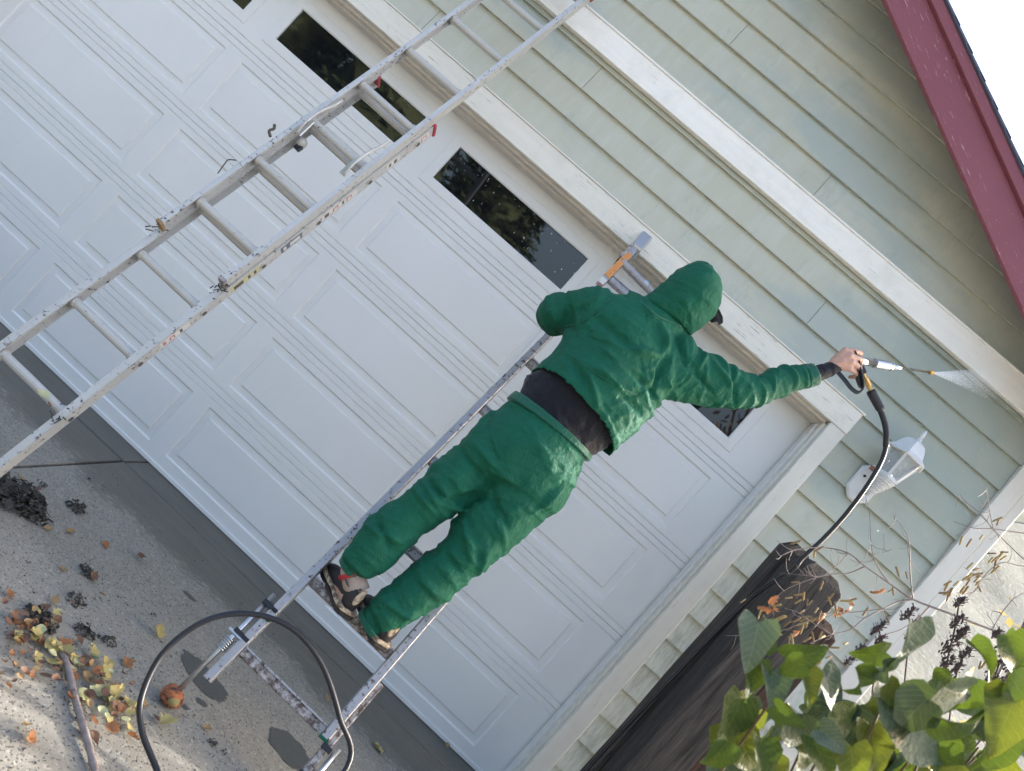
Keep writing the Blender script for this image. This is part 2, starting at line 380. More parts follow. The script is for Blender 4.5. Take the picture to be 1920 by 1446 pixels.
m_needle = Mat('conifer_needles', (.02, .035, .015), .7); m_needle.col(m_needle.mix(m_needle.noise(m_needle.world(), 1.4, 4, .7), (.018, .028, .012), (.105, .135, .06)))
m_brush = Mat('reddish_brush_leaves', (.1, .06, .04), .8); m_brush.col(m_brush.mix(m_brush.noise(m_brush.world(), 2, 4), (.06, .04, .025), (.2, .11, .07)))
m_debris = Mat('wet_black_debris', (.02, .02, .018), .6); m_debris.col(m_debris.mix(m_debris.noise(m_debris.coord(), 120, 3), (.008, .008, .008), (.06, .055, .045))); m_debris.bump(m_debris.noise(m_debris.coord(), 90, 4), 1.0, .01)
m_drop = Mat('water_droplet', (.9, .92, .95), .15); m_drop.b.inputs['Transmission Weight'].default_value = .3
# ================================================================== SETTING
g = MB().box(-60, 60, -60, 60, -.5, -.02).build('ground', m_ground); tag(g, kind='structure')
# driveway slabs: strip along the door, then two slabs with recessed joints
dr = empty('driveway'); tag(dr, kind='structure')
def slab(pts, z=0.0):
    n = len(pts); mb = MB(); mb.add([(x, y, z) for x, y in pts] + [(x, y, -.12) for x, y in pts],
        [tuple(range(n))] + [(i, i + n, (i + 1) % n + n, (i + 1) % n) for i in range(n)])
    return mb.build('concrete_slab', m_conc, dr, bevel=.004)
JY = -.205
slab([(-5.3, .06), (-5.3, JY + .006), (-2.318, JY + .006), (-2.300, .06)])
slab([(-2.292, .06), (-2.310, JY + .006), (.10, JY - .01), (.10, .06)], -.001)
slab([(-9, JY - .006), (-9, -14), (-2.40, -14), (-2.326, JY - .006)], -.002)
slab([(-2.312, JY - .006), (-2.386, -14), (.10, -14), (.10, JY - .022)], 0.0)
MB().box(-9, .1, -14, .1, -.13, -.03).build('joint_base', m_debris, dr)
# gravel bank rising behind the house corner
mb = MB(); nx, ny = 26, 18; vs = []; fs = []
for j in range(ny):
    for i in range(nx):
        x = .98 + i * 1.0; y = 4.0 + j * 1.1
        if j == 0: z = -.3
        else: z = .4 + (j * 1.1) * .62 + .35 * noise.noise(V((x * .4, y * .4, 0))) + .12 * noise.noise(V((x * 1.4, y * 1.4, 3)))
        vs.append((x, y, min(z, 9))); 
for j in range(ny - 1):
    for i in range(nx - 1):
        a = j * nx + i; fs.append((a, a + 1, a + nx + 1, a + nx))
hill = mb.add(vs, fs).build('gravel_bank', m_hill, smooth=True); tag(hill, kind='structure')

# ================================================================== GARAGE
ga = empty('garage', (-2.17, 0, 0))
tag(ga, 'sage green lap sided garage with white panelled door and dark red gable fascia', 'garage')
DX0, DX1, DTOP = -4.635, .005, 2.334
SL = math.tan(radians(26.57)); RIDX = -2.17
def fasc_lo(x): return 3.243 - .503 * (x - .092)          # lower edge of the fascia board (right slope)
ridge = fasc_lo(RIDX)
def deck_lo(x): return ridge + .215 - .503 * abs(x - RIDX)
# --- hidden wall core behind the boards
def wallpoly(x0, x1, z0):
    xs = [x0] + ([RIDX] if x0 < RIDX < x1 else []) + [x1]
    mb = MB(); top = [(x, deck_lo(x)) for x in xs]
    pts = [(x0, z0), (x1, z0)] + top[::-1]; n = len(pts)
    mb.add([(x, -.118, z) for x, z in pts] + [(x, -.04, z) for x, z in pts], [tuple(range(n)), tuple(range(2*n - 1, n - 1, -1))] + [(i, (i+1) % n, (i+1) % n + n, i + n) for i in range(n)])
    return mb
mb = wallpoly(-5.2, .88, DTOP + .02); q = wallpoly(.03, .88, -.02)
mb.add(q.v, q.f)
mb.box(-5.2, -4.66, -.118, -.04, -.02, DTOP + .01)
mb.build('wall_core', m_deck, ga)
MB().box(.86, .885, -.10, 6.5, -.02, deck_lo(.885) + .0).build('side_wall', m_siding, ga)
MB().box(-5.22, -5.2, -.10, 6.5, -.02, deck_lo(-5.2)).build('side_wall', m_siding, ga)
MB().box(-5.2, .86, 6.4, 6.5, -.02, 2.6).build('back_wall', m_siding, ga)
MB().box(-4.9, .4, .35, .4, -.1, 2.6).build('dark_interior', m_black, ga)
# --- lap siding, every board its own piece
def lap(z0, x0, x1, jog=0.0, top=None):
    """one course piece: bottom edge at z0; ends cut to the roof slope where needed"""
    e = .175 if top is None else top
    y_b, y_t, th = -.1465 - jog, -.1215, .012
    def xr(z):                                           # keep under the roof deck on both slopes
        lim = (ridge + .213 - z) / .503
        return max(min(x1, RIDX + lim), x0 + .002), min(max(x0, RIDX - lim), x1 - .002)
    zb, zt = z0, z0 + e
    b1, b0 = xr(zb); t1, t0 = xr(zt)
    if b1 - b0 < .03: return
    mb = MB(); mb.add([(b0, y_b, zb), (b1, y_b, zb), (t1, y_t - .004, zt), (t0, y_t - .004, zt),
                       (b0, y_b + th, zb), (b1, y_b + th, zb), (t1, y_t + .001, zt), (t0, y_t + .001, zt)],
        [(0, 1, 2, 3), (7, 6, 5, 4), (0, 4, 5, 1), (3, 2, 6, 7), (0, 3, 7, 4), (1, 5, 6, 2)])
    mb.build('siding_board', m_siding, ga)
PITCH = .1525
rz = random.Random(3)
for n in range(-12, 8):                                  # below the white band
    z = 1.847 + PITCH * n
    if z < -.06: continue
    top = min(.175, 2.944 - z)
    if top < .02: continue
    if z + .1 < DTOP + .10:
        lap(z, .094, .781, rz.uniform(-.001, .001), top)
        lap(z, -5.17, -4.75, 0, top)
        if z + top > DTOP + .125: lap(DTOP + .123, -4.75, .094, 0, z + top - DTOP - .123)
    else:
        joints = {5: [-.3725], 6: [-1.9155], 4: [-2.698]}.get(n, [rz.uniform(-4.6, -3.2)])
        xs = [-5.17] + joints + [.781]
        for a, b in zip(xs, xs[1:]): lap(z, a + .0012, b - .0012, rz.uniform(-.001, .001), top)
for n in range(0, 12):                                   # the gable, above the band
    z = 3.0835 + PITCH * n + (.0 if n else .006)
    joints = {0: [-.748], 2: [-1.527]}.get(n, [rz.uniform(-3.8, -2.9)])
    xs = [-5.1] + joints + [.781]
    for a, b in zip(xs, xs[1:]): lap(z, a + .0012, b - .0012, rz.uniform(-.001, .001))
# --- trim
MB().box(.0055, .0915, -.163, -.02, 0.0, 2.3335).build('casing_board', m_trim_z, ga, bevel=.003)
MB().box(-4.73, -4.636, -.163, -.02, 0.0, 2.3335).build('casing_board', m_trim_z, ga, bevel=.003)
MB().box(-4.735, .0925, -.165, -.02, 2.3345, 2.4555).build('header_board', m_trim_x, ga, bevel=.003)
MB().box(-4.74, .1, -.170, -.13, 2.456, 2.463).build('drip_edge', m_trim_x, ga)
# stepped jamb stops round the opening
MB().box(-4.62, -.003, -.128, -.085, 2.318, 2.3338).build('jamb_stop', m_stop, ga, bevel=.002)
MB().box(-4.62, -.006, -.084, -.012, 2.305, 2.3336).build('jamb_stop', m_stop, ga, bevel=.002)
MB().box(-.010, .0052, -.128, -.085, 0.0, 2.3175).build('jamb_stop', m_trim_z, ga, bevel=.002)
MB().box(-.020, .0050, -.084, -.012, 0.0, 2.3045).build('jamb_stop', m_door, ga, bevel=.002)
MB().box(-4.635, -4.622, -.128, -.012, 0.0, 2.3175).build('jamb_stop', m_trim_z, ga)
# --- white band with a lip, cut on the roof slope
def band(z0, z1, y0, name, mat):
    xb0 = RIDX + (ridge + .212 - z0) / .503; xb1 = RIDX + (ridge + .212 - z1) / .503
    xb0 = min(xb0, .9); xb1 = min(xb1, .9)
    MB().add([(-5.2, y0, z0), (xb0, y0, z0), (xb1, y0, z1), (-5.2, y0, z1), (-5.2, -.119, z0), (xb0, -.119, z0), (xb1, -.119, z1), (-5.2, -.119, z1)],
      [(0,1,2,3),(7,6,5,4),(0,4,5,1),(3,2,6,7),(0,3,7,4),(1,5,6,2)]).build(name, mat, ga, bevel=.002)
band(2.9475, 3.072, -.166, 'belly_band', m_band)
band(3.0725, 3.083, -.172, 'band_cap', m_band)
# --- corner boards
MB().box(.782, .862, -.163, -.12, -.01, 2.944).build('corner_board', m_corner, ga, bevel=.003)
MB().box(.864, .912, -.158, -.02, -.01, 2.80).build('corner_board', m_corner, ga, bevel=.003)
MB().box(.885, .907, -.018, .06, -.01, 2.80).build('corner_board', m_corner, ga)
MB().box(.095, .862, -.135, -.06, -.10, -.012).build('foundation', m_found, ga)
# --- roof: open overhang, deck, fascia, shadow board, shingles
OV = -.42
def rakebox(name, zlo, zhi, y0, y1, mat, x1=1.34, bev=.002):
    for sgn in (1, -1):
        X = [RIDX, RIDX + sgn * (x1 - RIDX)]
        vs = [(x, y, ridge - .503 * abs(x - RIDX) + z) for y in (y0, y1) for z in (zlo, zhi) for x in X]
        MB().add(vs, [(0,1,3,2),(4,6,7,5),(0,4,5,1),(2,3,7,6),(0,2,6,4),(1,5,7,3)]).build(name, mat, ga, bevel=bev)
rakebox('fascia_board', 0.0, .188, OV, OV + .03, m_fascia)
rakebox('shadow_board', .189, .245, OV - .022, OV + .03, m_fascia)
rakebox('roof_deck', .217, .247, OV + .031, 6.7, m_deck, 1.36, 0)
cs, sn = cos(radians(26.7)), sin(radians(26.7))
L_ = (1.40 - RIDX) / cs; EXP = .136
for sgn in (1, -1):
    k = 0
    while k * EXP < L_:
        s0 = max(L_ - (k + 1) * EXP - .05, 0); s1 = L_ - k * EXP
        def P(s, h, y): return (RIDX + sgn * (s * cs + h * sn), y, ridge + .249 - s * sn + h * cs)
        h0, h1 = .004, .012
        vs = [P(s, h, y) for y in (OV - .034, 6.75) for s, h in ((s0, h0 - .004), (s1, .003), (s1, h1), (s0, h0 + .002))]
        MB().add(vs, [(0,1,2,3),(7,6,5,4),(0,4,5,1),(1,5,6,2),(2,6,7,3),(3,7,4,0)]).build('shingle', m_shingle, ga)
        k += 1
# --- garage door
gd = empty('garage_door', ((DX0 + DX1) / 2, 0, 0), ga)
P_, W_ = 1.0856, .978
cols = [-2.262 + P_ * k for k in (-2, -1, 0, 1)]
rows = [1.787, 1.3265, .8655, .4015]; PH = .3235
ribs = []
for zr in rows: ribs += [zr + .037, zr + .0695, zr + .103]
holes = [(zr - PH, zr) for zr in rows] + [(1.9905, 2.1945)]
sect = [(.002, rows[3] + .0695), (rows[3] + .0695, rows[2] + .0695), (rows[2] + .0695, rows[1] + .0695), (rows[1] + .0695, rows[0] + .0695), (rows[0] + .0695, 2.333)]
for si, (z0, z1) in enumerate(sect):
    hz0, hz1 = [h for h in holes if z0 < h[0] and h[1] < z1][0]
    hc = [(c, c + W_) for c in cols] if si < 4 else [(c + .052, c + .052 + .855) for c in cols]
    mb = MB()
    def strip(za, zb):                                   # full-width strip with its V grooves
        prof = []
        gs = sorted(r for r in ribs if za + .004 < r < zb - .004)
        prof.append((za, 0.0 if abs(za - z0) > 1e-6 else .004)); 
        if abs(za - z0) < 1e-6: prof.append((za + .003, 0.0))
        for r in gs: prof += [(r - .0055, 0.0), (r - .001, .006), (r + .002, .006), (r + .003, 0.0)]
        if abs(zb - z1) < 1e-6: prof += [(zb - .003, 0.0), (zb - .0005, .005)]
        else: prof.append((zb, 0.0))
        xa, xb = DX0, DX1 - .026
        mb.add([(x, y, z) for z, y in prof for x in (xa, xb)], [(2*i, 2*i+1, 2*i+3, 2*i+2) for i in range(len(prof) - 1)])
        mb.add([(x, 0, z) for z in (za, zb) for x in (xb, DX1)], [(0, 1, 3, 2)])
    strip(z0, hz0); strip(hz1, z1)
    xs = [DX0] + [x for h in hc for x in h] + [DX1]
    for a, b in zip(xs[0::2], xs[1::2]): mb.add([(a, 0, hz0), (b, 0, hz0), (b, 0, hz1), (a, 0, hz1)], [(0, 1, 2, 3)])
    mb.box(DX0, DX1, .02, .045, z0 + .001, z1 - .001)
    mb.build('door_section', m_door, gd)
    for a, b in hc:
        mb = MB()
        def ring(i, y): return [(a + i, y, hz0 + i), (b - i, y, hz0 + i), (b - i, y, hz1 - i), (a + i, y, hz1 - i)]
        if si < 4:
            mb.loft([ring(0, 0), ring(.007, .0068), ring(.009, .007), ring(.042, .0062), ring(.0452, .0005), ring(.0465, .0)], cap=False)
            mb.add(ring(.0465, .0), [(0, 1, 2, 3)]); mb.build('raised_panel', m_door, gd)
        else:
            mb.loft([ring(-.052, -.0005), ring(-.0495, -.004), ring(-.022, -.006), ring(-.006, -.006), ring(0, -.002), ring(0, .012)], cap=False)
            mb.build('window_frame', m_door, gd)
            MB().add(ring(-.004, .009) + ring(-.004, .013), [(0,1,2,3),(7,6,5,4),(0,4,5,1),(1,5,6,2),(2,6,7,3),(3,7,4,0)]).build('window_pane', m_glass, gd)
MB().box(DX0, DX1, -.006, .02, .001, .022).build('bottom_seal', m_door, gd, bevel=.002)

# ================================================================== WALL LAMP
lb = at(1621, 908, -.15)
la = empty('wall_lamp', (lb.x, -.15, lb.z)); tag(la, 'white hexagonal coach lantern with seedy glass mounted on the sage siding', 'wall lamp')
px, pz = lb.x, lb.z
hw, hh = .062, .098
octo = [(-hw, -hh + .04), (-hw + .038, -hh), (hw - .038, -hh), (hw, -hh + .04), (hw, hh - .04), (hw - .038, hh), (-hw + .038, hh), (-hw, hh - .04)]
mb = MB(); rings = []
for sc, y in ((1.0, -.146), (1.0, -.156), (.9, -.166)): rings.append([(px + a * sc, y, pz + b * sc) for a, b in octo])
mb.loft(rings); mb.build('back_plate', m_lampw, la)
MB().tube([(px - .03, -.172, pz + .025), (px - .03, -.164, pz + .025)], .006, 10).build('screw', m_black, la)
MB().box(px - hw * .62, px + hw * .1, -.1685, -.160, pz + hh * .66, pz + hh * .87).build('peeled_patch', m_copper, la)
LY = -.265; lc = at(1680, 874, LY); lx, lz = lc.x, lc.z
def hexr(r, z, n=6, o=.15): return [(lx + r * cos(2*pi*k/n + o), LY + r * sin(2*pi*k/n + o), z) for k in range(n)]
zb, zt = lz - .062, lz + .052; rb, rt = .050, .083
for k in range(6):
    A0, A1 = hexr(rb, zb)[k], hexr(rt, zt)[k]; B0, B1 = hexr(rb, zb)[(k+1) % 6], hexr(rt, zt)[(k+1) % 6]
    MB().bar(A0, A1, (cos(2*pi*k/6+.15), sin(2*pi*k/6+.15), 0), .010, .012).build('glazing_bar', m_lampw, la)
    ins = lambda p: V((lx, LY, p[2])) + (V(p) - V((lx, LY, p[2]))) * .965
    MB().add([ins(A0), ins(B0), ins(B1), ins(A1)], [(0, 1, 2, 3)]).build('glass_pane', m_lampglass, la)
mb = MB(); mb.loft([hexr(rb + .006, zb - .012), hexr(rb + .006, zb + .004)]); mb.build('lower_ring', m_lampw, la)
mb = MB(); mb.loft([hexr(rt + .018, zt - .004), hexr(rt + .022, zt + .002), hexr(rt + .012, zt + .010), hexr(rt * .93, zt + .026), hexr(rt * .80, zt + .052), hexr(rt * .62, zt + .078), hexr(rt * .30, zt + .094), hexr(.010, zt + .100)])
mb.build('roof_cap', m_lampw, la, smooth=False)
mb = MB()
for r, z in ((.006, .0), (.013, .006), (.006, .012), (.009, .016), (.010, .028), (.006, .05), (.0015, .058)): pass
prof = [(.006, .098), (.013, .104), (.013, .108), (.006, .112), (.0085, .117), (.0095, .130), (.0065, .150), (.001, .160)]
mb.loft([[(lx + r * cos(2*pi*k/12), LY + r * sin(2*pi*k/12), zt + z) for k in range(12)] for r, z in prof]); mb.build('finial', m_lampw, la, smooth=True)
tail = [(.050, -.012), (.047, -.018), (.050, -.020), (.044, -.028), (.047, -.031), (.038, -.040), (.041, -.043), (.033, -.053), (.036, -.056), (.027, -.068), (.030, -.071), (.021, -.084), (.024, -.087), (.012, -.105), (.004, -.118)]
mb = MB(); mb.loft([[(lx + r * cos(2*pi*k/14), LY + r * sin(2*pi*k/14) + (-(z + .012)) * .30, zb + z) for k in range(14)] for r, z in tail]); mb.build('ribbed_tail', m_lampw, la)
MB().tube(spline([(lx, LY + .03, zb - .10), (lx - .01, LY + .06, zb - .115), (px + .02, -.175, pz - .055), (px + .01, -.155, pz - .05)], 5), .010, 8).build('arm', m_lampw, la, smooth=True)
MB().tube([(lx, LY, zb), (lx, LY, zb + .05)], .012, 8).build('lamp_socket', m_lampw, la)

# ================================================================== TIMBERS
def timber(x0, x1, y0, y1, top, mat, label, shift=0):
    mb = MB(); ch = .05; nz = 14; rings = []
    for i in range(nz + 1):
        z = -.03 + (top + .03) * i / nz
        k = 1.0 if i < nz else .0
        ins = .0 if z < top - .001 else .035
        rings.append([(x + (ins if x == x0 else -ins) + .007 * noise.noise(V((x * 9, y * 9, z * 2.2))), y + (ins if y == y0 else -ins) + .007 * noise.noise(V((x * 7 + 4, y * 9, z * 2.2))), z)
            for x, y in ((x0, y0), ((x0 + x1) / 2, y0), (x1, y0), (x1, (y0 + y1) / 2), (x1, y1), ((x0 + x1) / 2, y1), (x0, y1), (x0, (y0 + y1) / 2))])
    rings.insert(nz, [(p[0], p[1], top - .04) for p in rings[nz - 1]])
    o = mb.loft(rings).build('timber_post', mat, bevel=.006, origin='c'); tag(o, label, 'timber post', 'old upright timbers by the wall'); return o
timber(.135, .255, -.47, -.34, 1.775, m_timber, 'shaded blue black upright timber nearest the garage siding')
timber(.150, .335, -.685, -.475, 1.745, m_timber, 'thick dark grained upright timber in front of the blue black one')
timber(.337, .440, -.66, -.49, 1.60, m_timber2, 'upright timber with its sunlit side painted red brown behind the dry birch leaves')

# ================================================================== TREES BEHIND THE CAMERA (seen in the panes)
def conifer(x, y, h, r, seed, label):
    rr = random.Random(seed); t = empty('conifer_tree', (x, y, -.02)); tag(t, label, 'tree', 'trees mirrored in the door panes')
    MB().tube([(x, y, -.05), (x + .1, y, h * .5), (x, y, h)], [r * .1, r * .06, .02], 8).build('trunk', m_bark, t)
    mb = MB(); core = []
    for i in range(15):
        f = i / 14; z = h * (.12 + .86 * f); core.append([(x + (r * .62 * (1 - f) ** .8 + .05) * (1 + .3 * noise.noise(V((k * .9, i * .8, seed)))) * cos(2*pi*k/14), y + (r * .62 * (1 - f) ** .8 + .05) * (1 + .3 * noise.noise(V((k * .9, i * .8, seed)))) * sin(2*pi*k/14), z) for k in range(14)])
    mb.loft(core)
    for i in range(2600):
        f = rr.random() ** .75; z = h * (.10 + .9 * f); R0 = r * (1 - f) ** .8 * (.75 + .3 * noise.noise(V((i * .37, seed, 0)))) + .15
        a = rr.random() * 2 * pi; d = R0 * (.45 + .6 * rr.random() ** .5)
        p = V((x + d * cos(a), y + d * sin(a), z - d * .18))
        out = V((cos(a), sin(a), -.25 + rr.uniform(-.3, .3))).normalized(); sd_ = out.cross(V((rr.uniform(-.5, .5), rr.uniform(-.5, .5), 1))).normalized(); L = rr.uniform(.22, .5); W = L * .3
        up = out.cross(sd_)
        mb.add([p, p + out * L * .5 + sd_ * W, p + out * L, p + out * L * .5 - sd_ * W], [(0, 1, 2), (0, 2, 3)])
        for k in range(4):
            q = p + out * L * rr.uniform(.1, .7); s2 = (sd_ * rr.choice((-1, 1)) + up * rr.uniform(-.7, .7) + out * .6).normalized()
            mb.add([q, q + s2 * L * .3 + out * .06, q + s2 * L * .55], [(0, 1, 2)])
    mb.build('crown', m_needle, t)
conifer(-13.5, -15.5, 13, 4.4, 1, 'dense dark conifer mirrored in the upper left door pane')
conifer(-8.6, -14.5, 12, 3.6, 2, 'bushy conifer mirrored across the middle door pane')
conifer(-5.7, -15.8, 8.6, 2.6, 3, 'smaller conifer against pale sky at the end of the middle door pane')
bt = empty('bare_bush', (3.4, -12, -.02)); tag(bt, 'bare stemmed reddish bush mirrored in the right hand door pane', 'bush')
rr = random.Random(5); mb = MB(); ml = MB()
for i in range(26):
    a = rr.uniform(0, 6.28); tip = V((3.2 + 2.3 * cos(a) * rr.random(), -12 + 1.6 * sin(a) * rr.random(), rr.uniform(3.0, 5.6)))
    mid = V((3.4 + (tip.x - 3.4) * .4, -12 + (tip.y + 12) * .4, tip.z * .5))
    mb.tube(spline([(3.4 + .1 * cos(a), -12 + .1 * sin(a), -.05), mid, tip], 4), [.06 * (1 - k / 9) + .012 for k in range(9)], 5)
    for k in range(26):
        p = mid.lerp(tip, rr.random()) + V((rr.uniform(-.5, .5), rr.uniform(-.5, .5), rr.uniform(-.4, .3))); d = V((rr.uniform(-1, 1), rr.uniform(-1, 1), rr.uniform(-1, 1))).normalized() * .1; e = V((rr.uniform(-1, 1), rr.uniform(-1, 1), rr.uniform(-1, 1))).normalized() * .06
        ml.add([p, p + d + e, p + d * 2, p + d - e], [(0, 1, 2, 3)])
mb.build('stem', m_bark, bt); ml.build('crown', m_brush, bt)
# ================================================================== EXTENSION LADDER (left)
el = empty('extension_ladder', (-2.6, -1.2, 0)); tag(el, 'tall aluminium extension ladder leaning across the garage door to the white band', 'ladder')
b0 = at(0, 658, -1.238); b1 = at(848, 45.6, -.424)
ed = (b1 - b0).normalized(); sx = V((1, 0, 0)); sx = (sx - ed * ed.x).normalized(); en = sx.cross(ed)          # en: towards the door
if en.y < 0: en = -en
ES = (b1 - b0).length / 8.0; EW = .296
def E(k, side, out=0.0, dep=0.0): return b0 + ed * (ES * k) + sx * (EW * side + out) + en * dep
kb = -(b0.z) / (ed.z * ES)                                 # rung index where the rail meets the floor
WEB = .025                                                # the channel opens inwards: web outside, flanges towards the rungs
def rail(name, k0, k1, side, dep, width, th, mat, web):
    sg = 1 if side else -1
    mb = MB()
    mb.bar(E(k0, side, sg * web, dep), E(k1, side, sg * web, dep), sx, .004, width)
    for q in (-1, 1):
        mb.bar(E(k0, side, sg * (web - .002) / 2, dep + q * (width / 2 - th / 2)), E(k1, side, sg * (web - .002) / 2, dep + q * (width / 2 - th / 2)), sx, web - .003, th)
    return mb.build(name, mat, el)
for side in (0, 1):
    rail('base_rail', kb, 6.35, side, .028, .058, .005, m_alu, WEB)
    rail('fly_rail', 2.42, 10.25, side, -.030, .050, .005, m_alu, .019)
for k in range(-1, 11):
    dep = -.03 if k >= 3 else .026
    if k > 10: continue
    a = E(k, 0, -.018, dep); b = E(k, 1, .018, dep)
    mb = MB(); mb.tube([a, b], .0165, 12); mb.build('rung', m_rung, el, smooth=False)
    for p, s_ in ((a, 1), (b, -1)): MB().tube([p + sx * .020 * s_, p + sx * .032 * s_], .0205, 12).build('rung_collar', m_rung, el)
    if k < 7:
        q = E(k, 1, WEB + .001, .030); mb = MB()
        for r0, r1 in ((.017, .017),): mb.tube([q, q + sx * .006], .016, 14)
        mb.build('rung_rivet', m_rung, el); MB().tube([q + sx * .006, q + sx * .0075], .0105, 14).build('rivet_dark_disc', m_ink, el)  # raised dark disc stands for the shade in the hollow rung end
for k in (3, 4, 5, 6): MB().tube([E(k, 0, -.004, .03), E(k, 1, .004, .03)], .015, 10).build('rung', m_rung, el)
for side, k in ((0, 6.37), (1, 6.37)):
    s_ = 1 if side else -1
    MB().bar(E(k - .03, side, s_ * .016, .030), E(k + .03, side, s_ * .016, .030), sx, .036, .070).build('end_cap', m_red, el, bevel=.003)
    MB().bar(E(10.22, side, s_ * .012, -.033), E(10.34, side, s_ * .012, -.033), sx, .030, .060).build('end_cap', m_red, el, bevel=.003)
MB().bar(E(2.38, 0, -.012, -.034), E(2.43, 0, -.012, -.034), sx, .026, .056).build('end_bracket', m_tan, el, bevel=.002)
MB().bar(E(2.38, 1, .012, -.034), E(2.44, 1, .012, -.034), sx, .030, .062).build('end_bracket', m_worn2, el, bevel=.002)
# rung locks near the fifth rung, pulley, knots of rope
for side in (0, 1):
    s_ = -1 if side else 1; q = E(5.0, side, s_ * .02, -.055)
    mb = MB(); mb.tube(spline([q - ed * .10 - en * .0, q - ed * .05 - en * .028, q + ed * .03 - en * .03, q + ed * .10 - en * .006, q + ed * .15], 4), .0055, 8)
    mb.build('rung_lock', m_rung, el, smooth=True)
    MB().bar(q - ed * .10 + sx * s_ * .012, q - ed * .02 + sx * s_ * .012 - en * .02, sx, .016, .012).build('lock_hook', m_steel, el, bevel=.002)
q = E(4.72, 0, .022, .02); MB().ball(q, .024, 10, 8).build('pulley', m_rung, el, smooth=True)
MB().bar(q + sx * .008 - ed * .04, q + sx * .01 - ed * .012, sx, .030, .016).build('pulley_block', m_grip, el, bevel=.003)
q = E(4.35, 0, -.036, -.05); MB().tube(spline([q, q - sx * .022 + ed * .015, q - sx * .018 + ed * .035, q - sx * .03 + ed * .05], 4), .006, 6).build('rope_end', m_rope, el)
q = E(3.6, 0, -.034, -.056); MB().tube(spline([q - ed * .05, q - sx * .016, q + ed * .02 - sx * .02, q + ed * .04], 4), .0025, 5).build('wire_loop', m_rope, el)
rr = random.Random(11)
for k, side in ((2.40, 0), (2.36, 1), (2.30, 1), (-.02, 1)):
    s_ = 1 if side else -1; mb = MB()
    for i in range(9):
        q = E(k + rr.uniform(-.12, .1), side, s_ * rr.uniform(.005, .03), -.03 + rr.uniform(-.03, .03)); d = V((rr.uniform(-1, 1), rr.uniform(-1, 1), rr.uniform(-1, 1))).normalized()
        mb.tube([q, q + d * rr.uniform(.008, .03)], .0022, 4)
    mb.build('caked_dirt', m_debris, el)
# stickers and print on the outer face of the right rail (illegible in the photograph: blocks and strokes)
def sticker(k0, k1, mat, name='sticker', lo=-.55, hi=.55, out=.0278):
    a, b = E(k0, 1, out, .028 + .031 * (lo + hi) / 2), E(k1, 1, out, .028 + .031 * (lo + hi) / 2)
    MB().bar(a, b, sx, .0012, .031 * (hi - lo)).build(name, mat, el)
sticker(2.45, 2.98, m_yellow); sticker(3.32, 3.70, m_blue); sticker(3.92, 4.75, m_label); sticker(5.35, 5.62, m_label); sticker(6.02, 6.25, m_label); sticker(1.32, 1.78, m_label)
for a, b, mt in ((2.5, 2.66, m_ink), (2.74, 2.78, m_ink), (2.84, 2.88, m_ink), (3.36, 3.41, m_label), (3.48, 3.66, m_label), (4.02, 4.06, m_ink), (4.12, 4.2, m_ink), (4.28, 4.38, m_redink), (4.46, 4.49, m_ink), (4.54, 4.64, m_redink), (5.4, 5.44, m_ink), (5.5, 5.56, m_ink), (6.08, 6.2, m_redink), (1.36, 1.4, m_redink), (1.46, 1.54, m_redink), (1.62, 1.66, m_ink)):
    sticker(a, b, mt, 'print', -.34, .34, .0288)
    if mt is m_redink: sticker(a + .018, b - .018, m_label, 'print', -.22, .22, .0298)

# ================================================================== THE SHORTER LADDER THE PERSON STANDS ON
ll = empty('levelling_ladder', (-1.2, -1.36, 0)); tag(ll, 'worn paint smeared ladder with adjustable screw legs that the person in green stands on', 'ladder')
p0 = at(455, 1222, -1.25); p1 = at(1188, 480, -.2)
ld = (p1 - p0).normalized(); lsx = V((1, 0, 0)); lsx = (lsx - ld * ld.x).normalized(); ln = lsx.cross(ld)
if ln.y < 0: ln = -ln
LW = .362; LS = .305
def Lp(k, x=0.0, dep=0.0): return p0 + ld * (LS * k) + lsx * x + ln * dep
KT = (p1 - p0).length / LS
MB().bar(Lp(-.42, -.018), Lp(KT + .16, -.018), lsx, .030, .066).build('rail', m_worn, ll, bevel=.003)
MB().bar(Lp(-.05, LW + .018), Lp(KT + .1, LW + .018), lsx, .030, .066).build('rail', m_worn, ll, bevel=.003)
MB().bar(Lp(-1.02, LW + .042, .014), Lp(.72, LW + .042, .014), lsx, .024, .060).build('lower_rail', m_worn2, ll, bevel=.003)
MB().bar(Lp(-1.0, LW + .012, -.028), Lp(-.50, LW + .012, -.028), lsx, .034, .026).build('lower_rail', m_worn, ll, bevel=.003)
for k in range(0, 8):
    MB().bar(Lp(k, -.004, .004), Lp(k, LW + .004, .004), ld, .034, .030).build('rung', m_worn2 if k in (0, 1) else m_worn, ll, bevel=.004)
    MB().bar(Lp(k + .055, .0, -.0125), Lp(k + .055, LW, -.0125), ld, .006, .007).build('rung_tread', m_worn, ll)
MB().tube([Lp(KT - .30, -.02, -.02), Lp(KT - .42, LW + .06, -.02)], .020, 12).build('top_tube', m_worn, ll)
for x in (.12, .22): MB().tube([Lp(KT - .30 - .12 * x, x, -.02) , Lp(KT - .31 - .12 * x, x + .022, -.02)], .0225, 12).build('tube_clip', m_steel, ll)
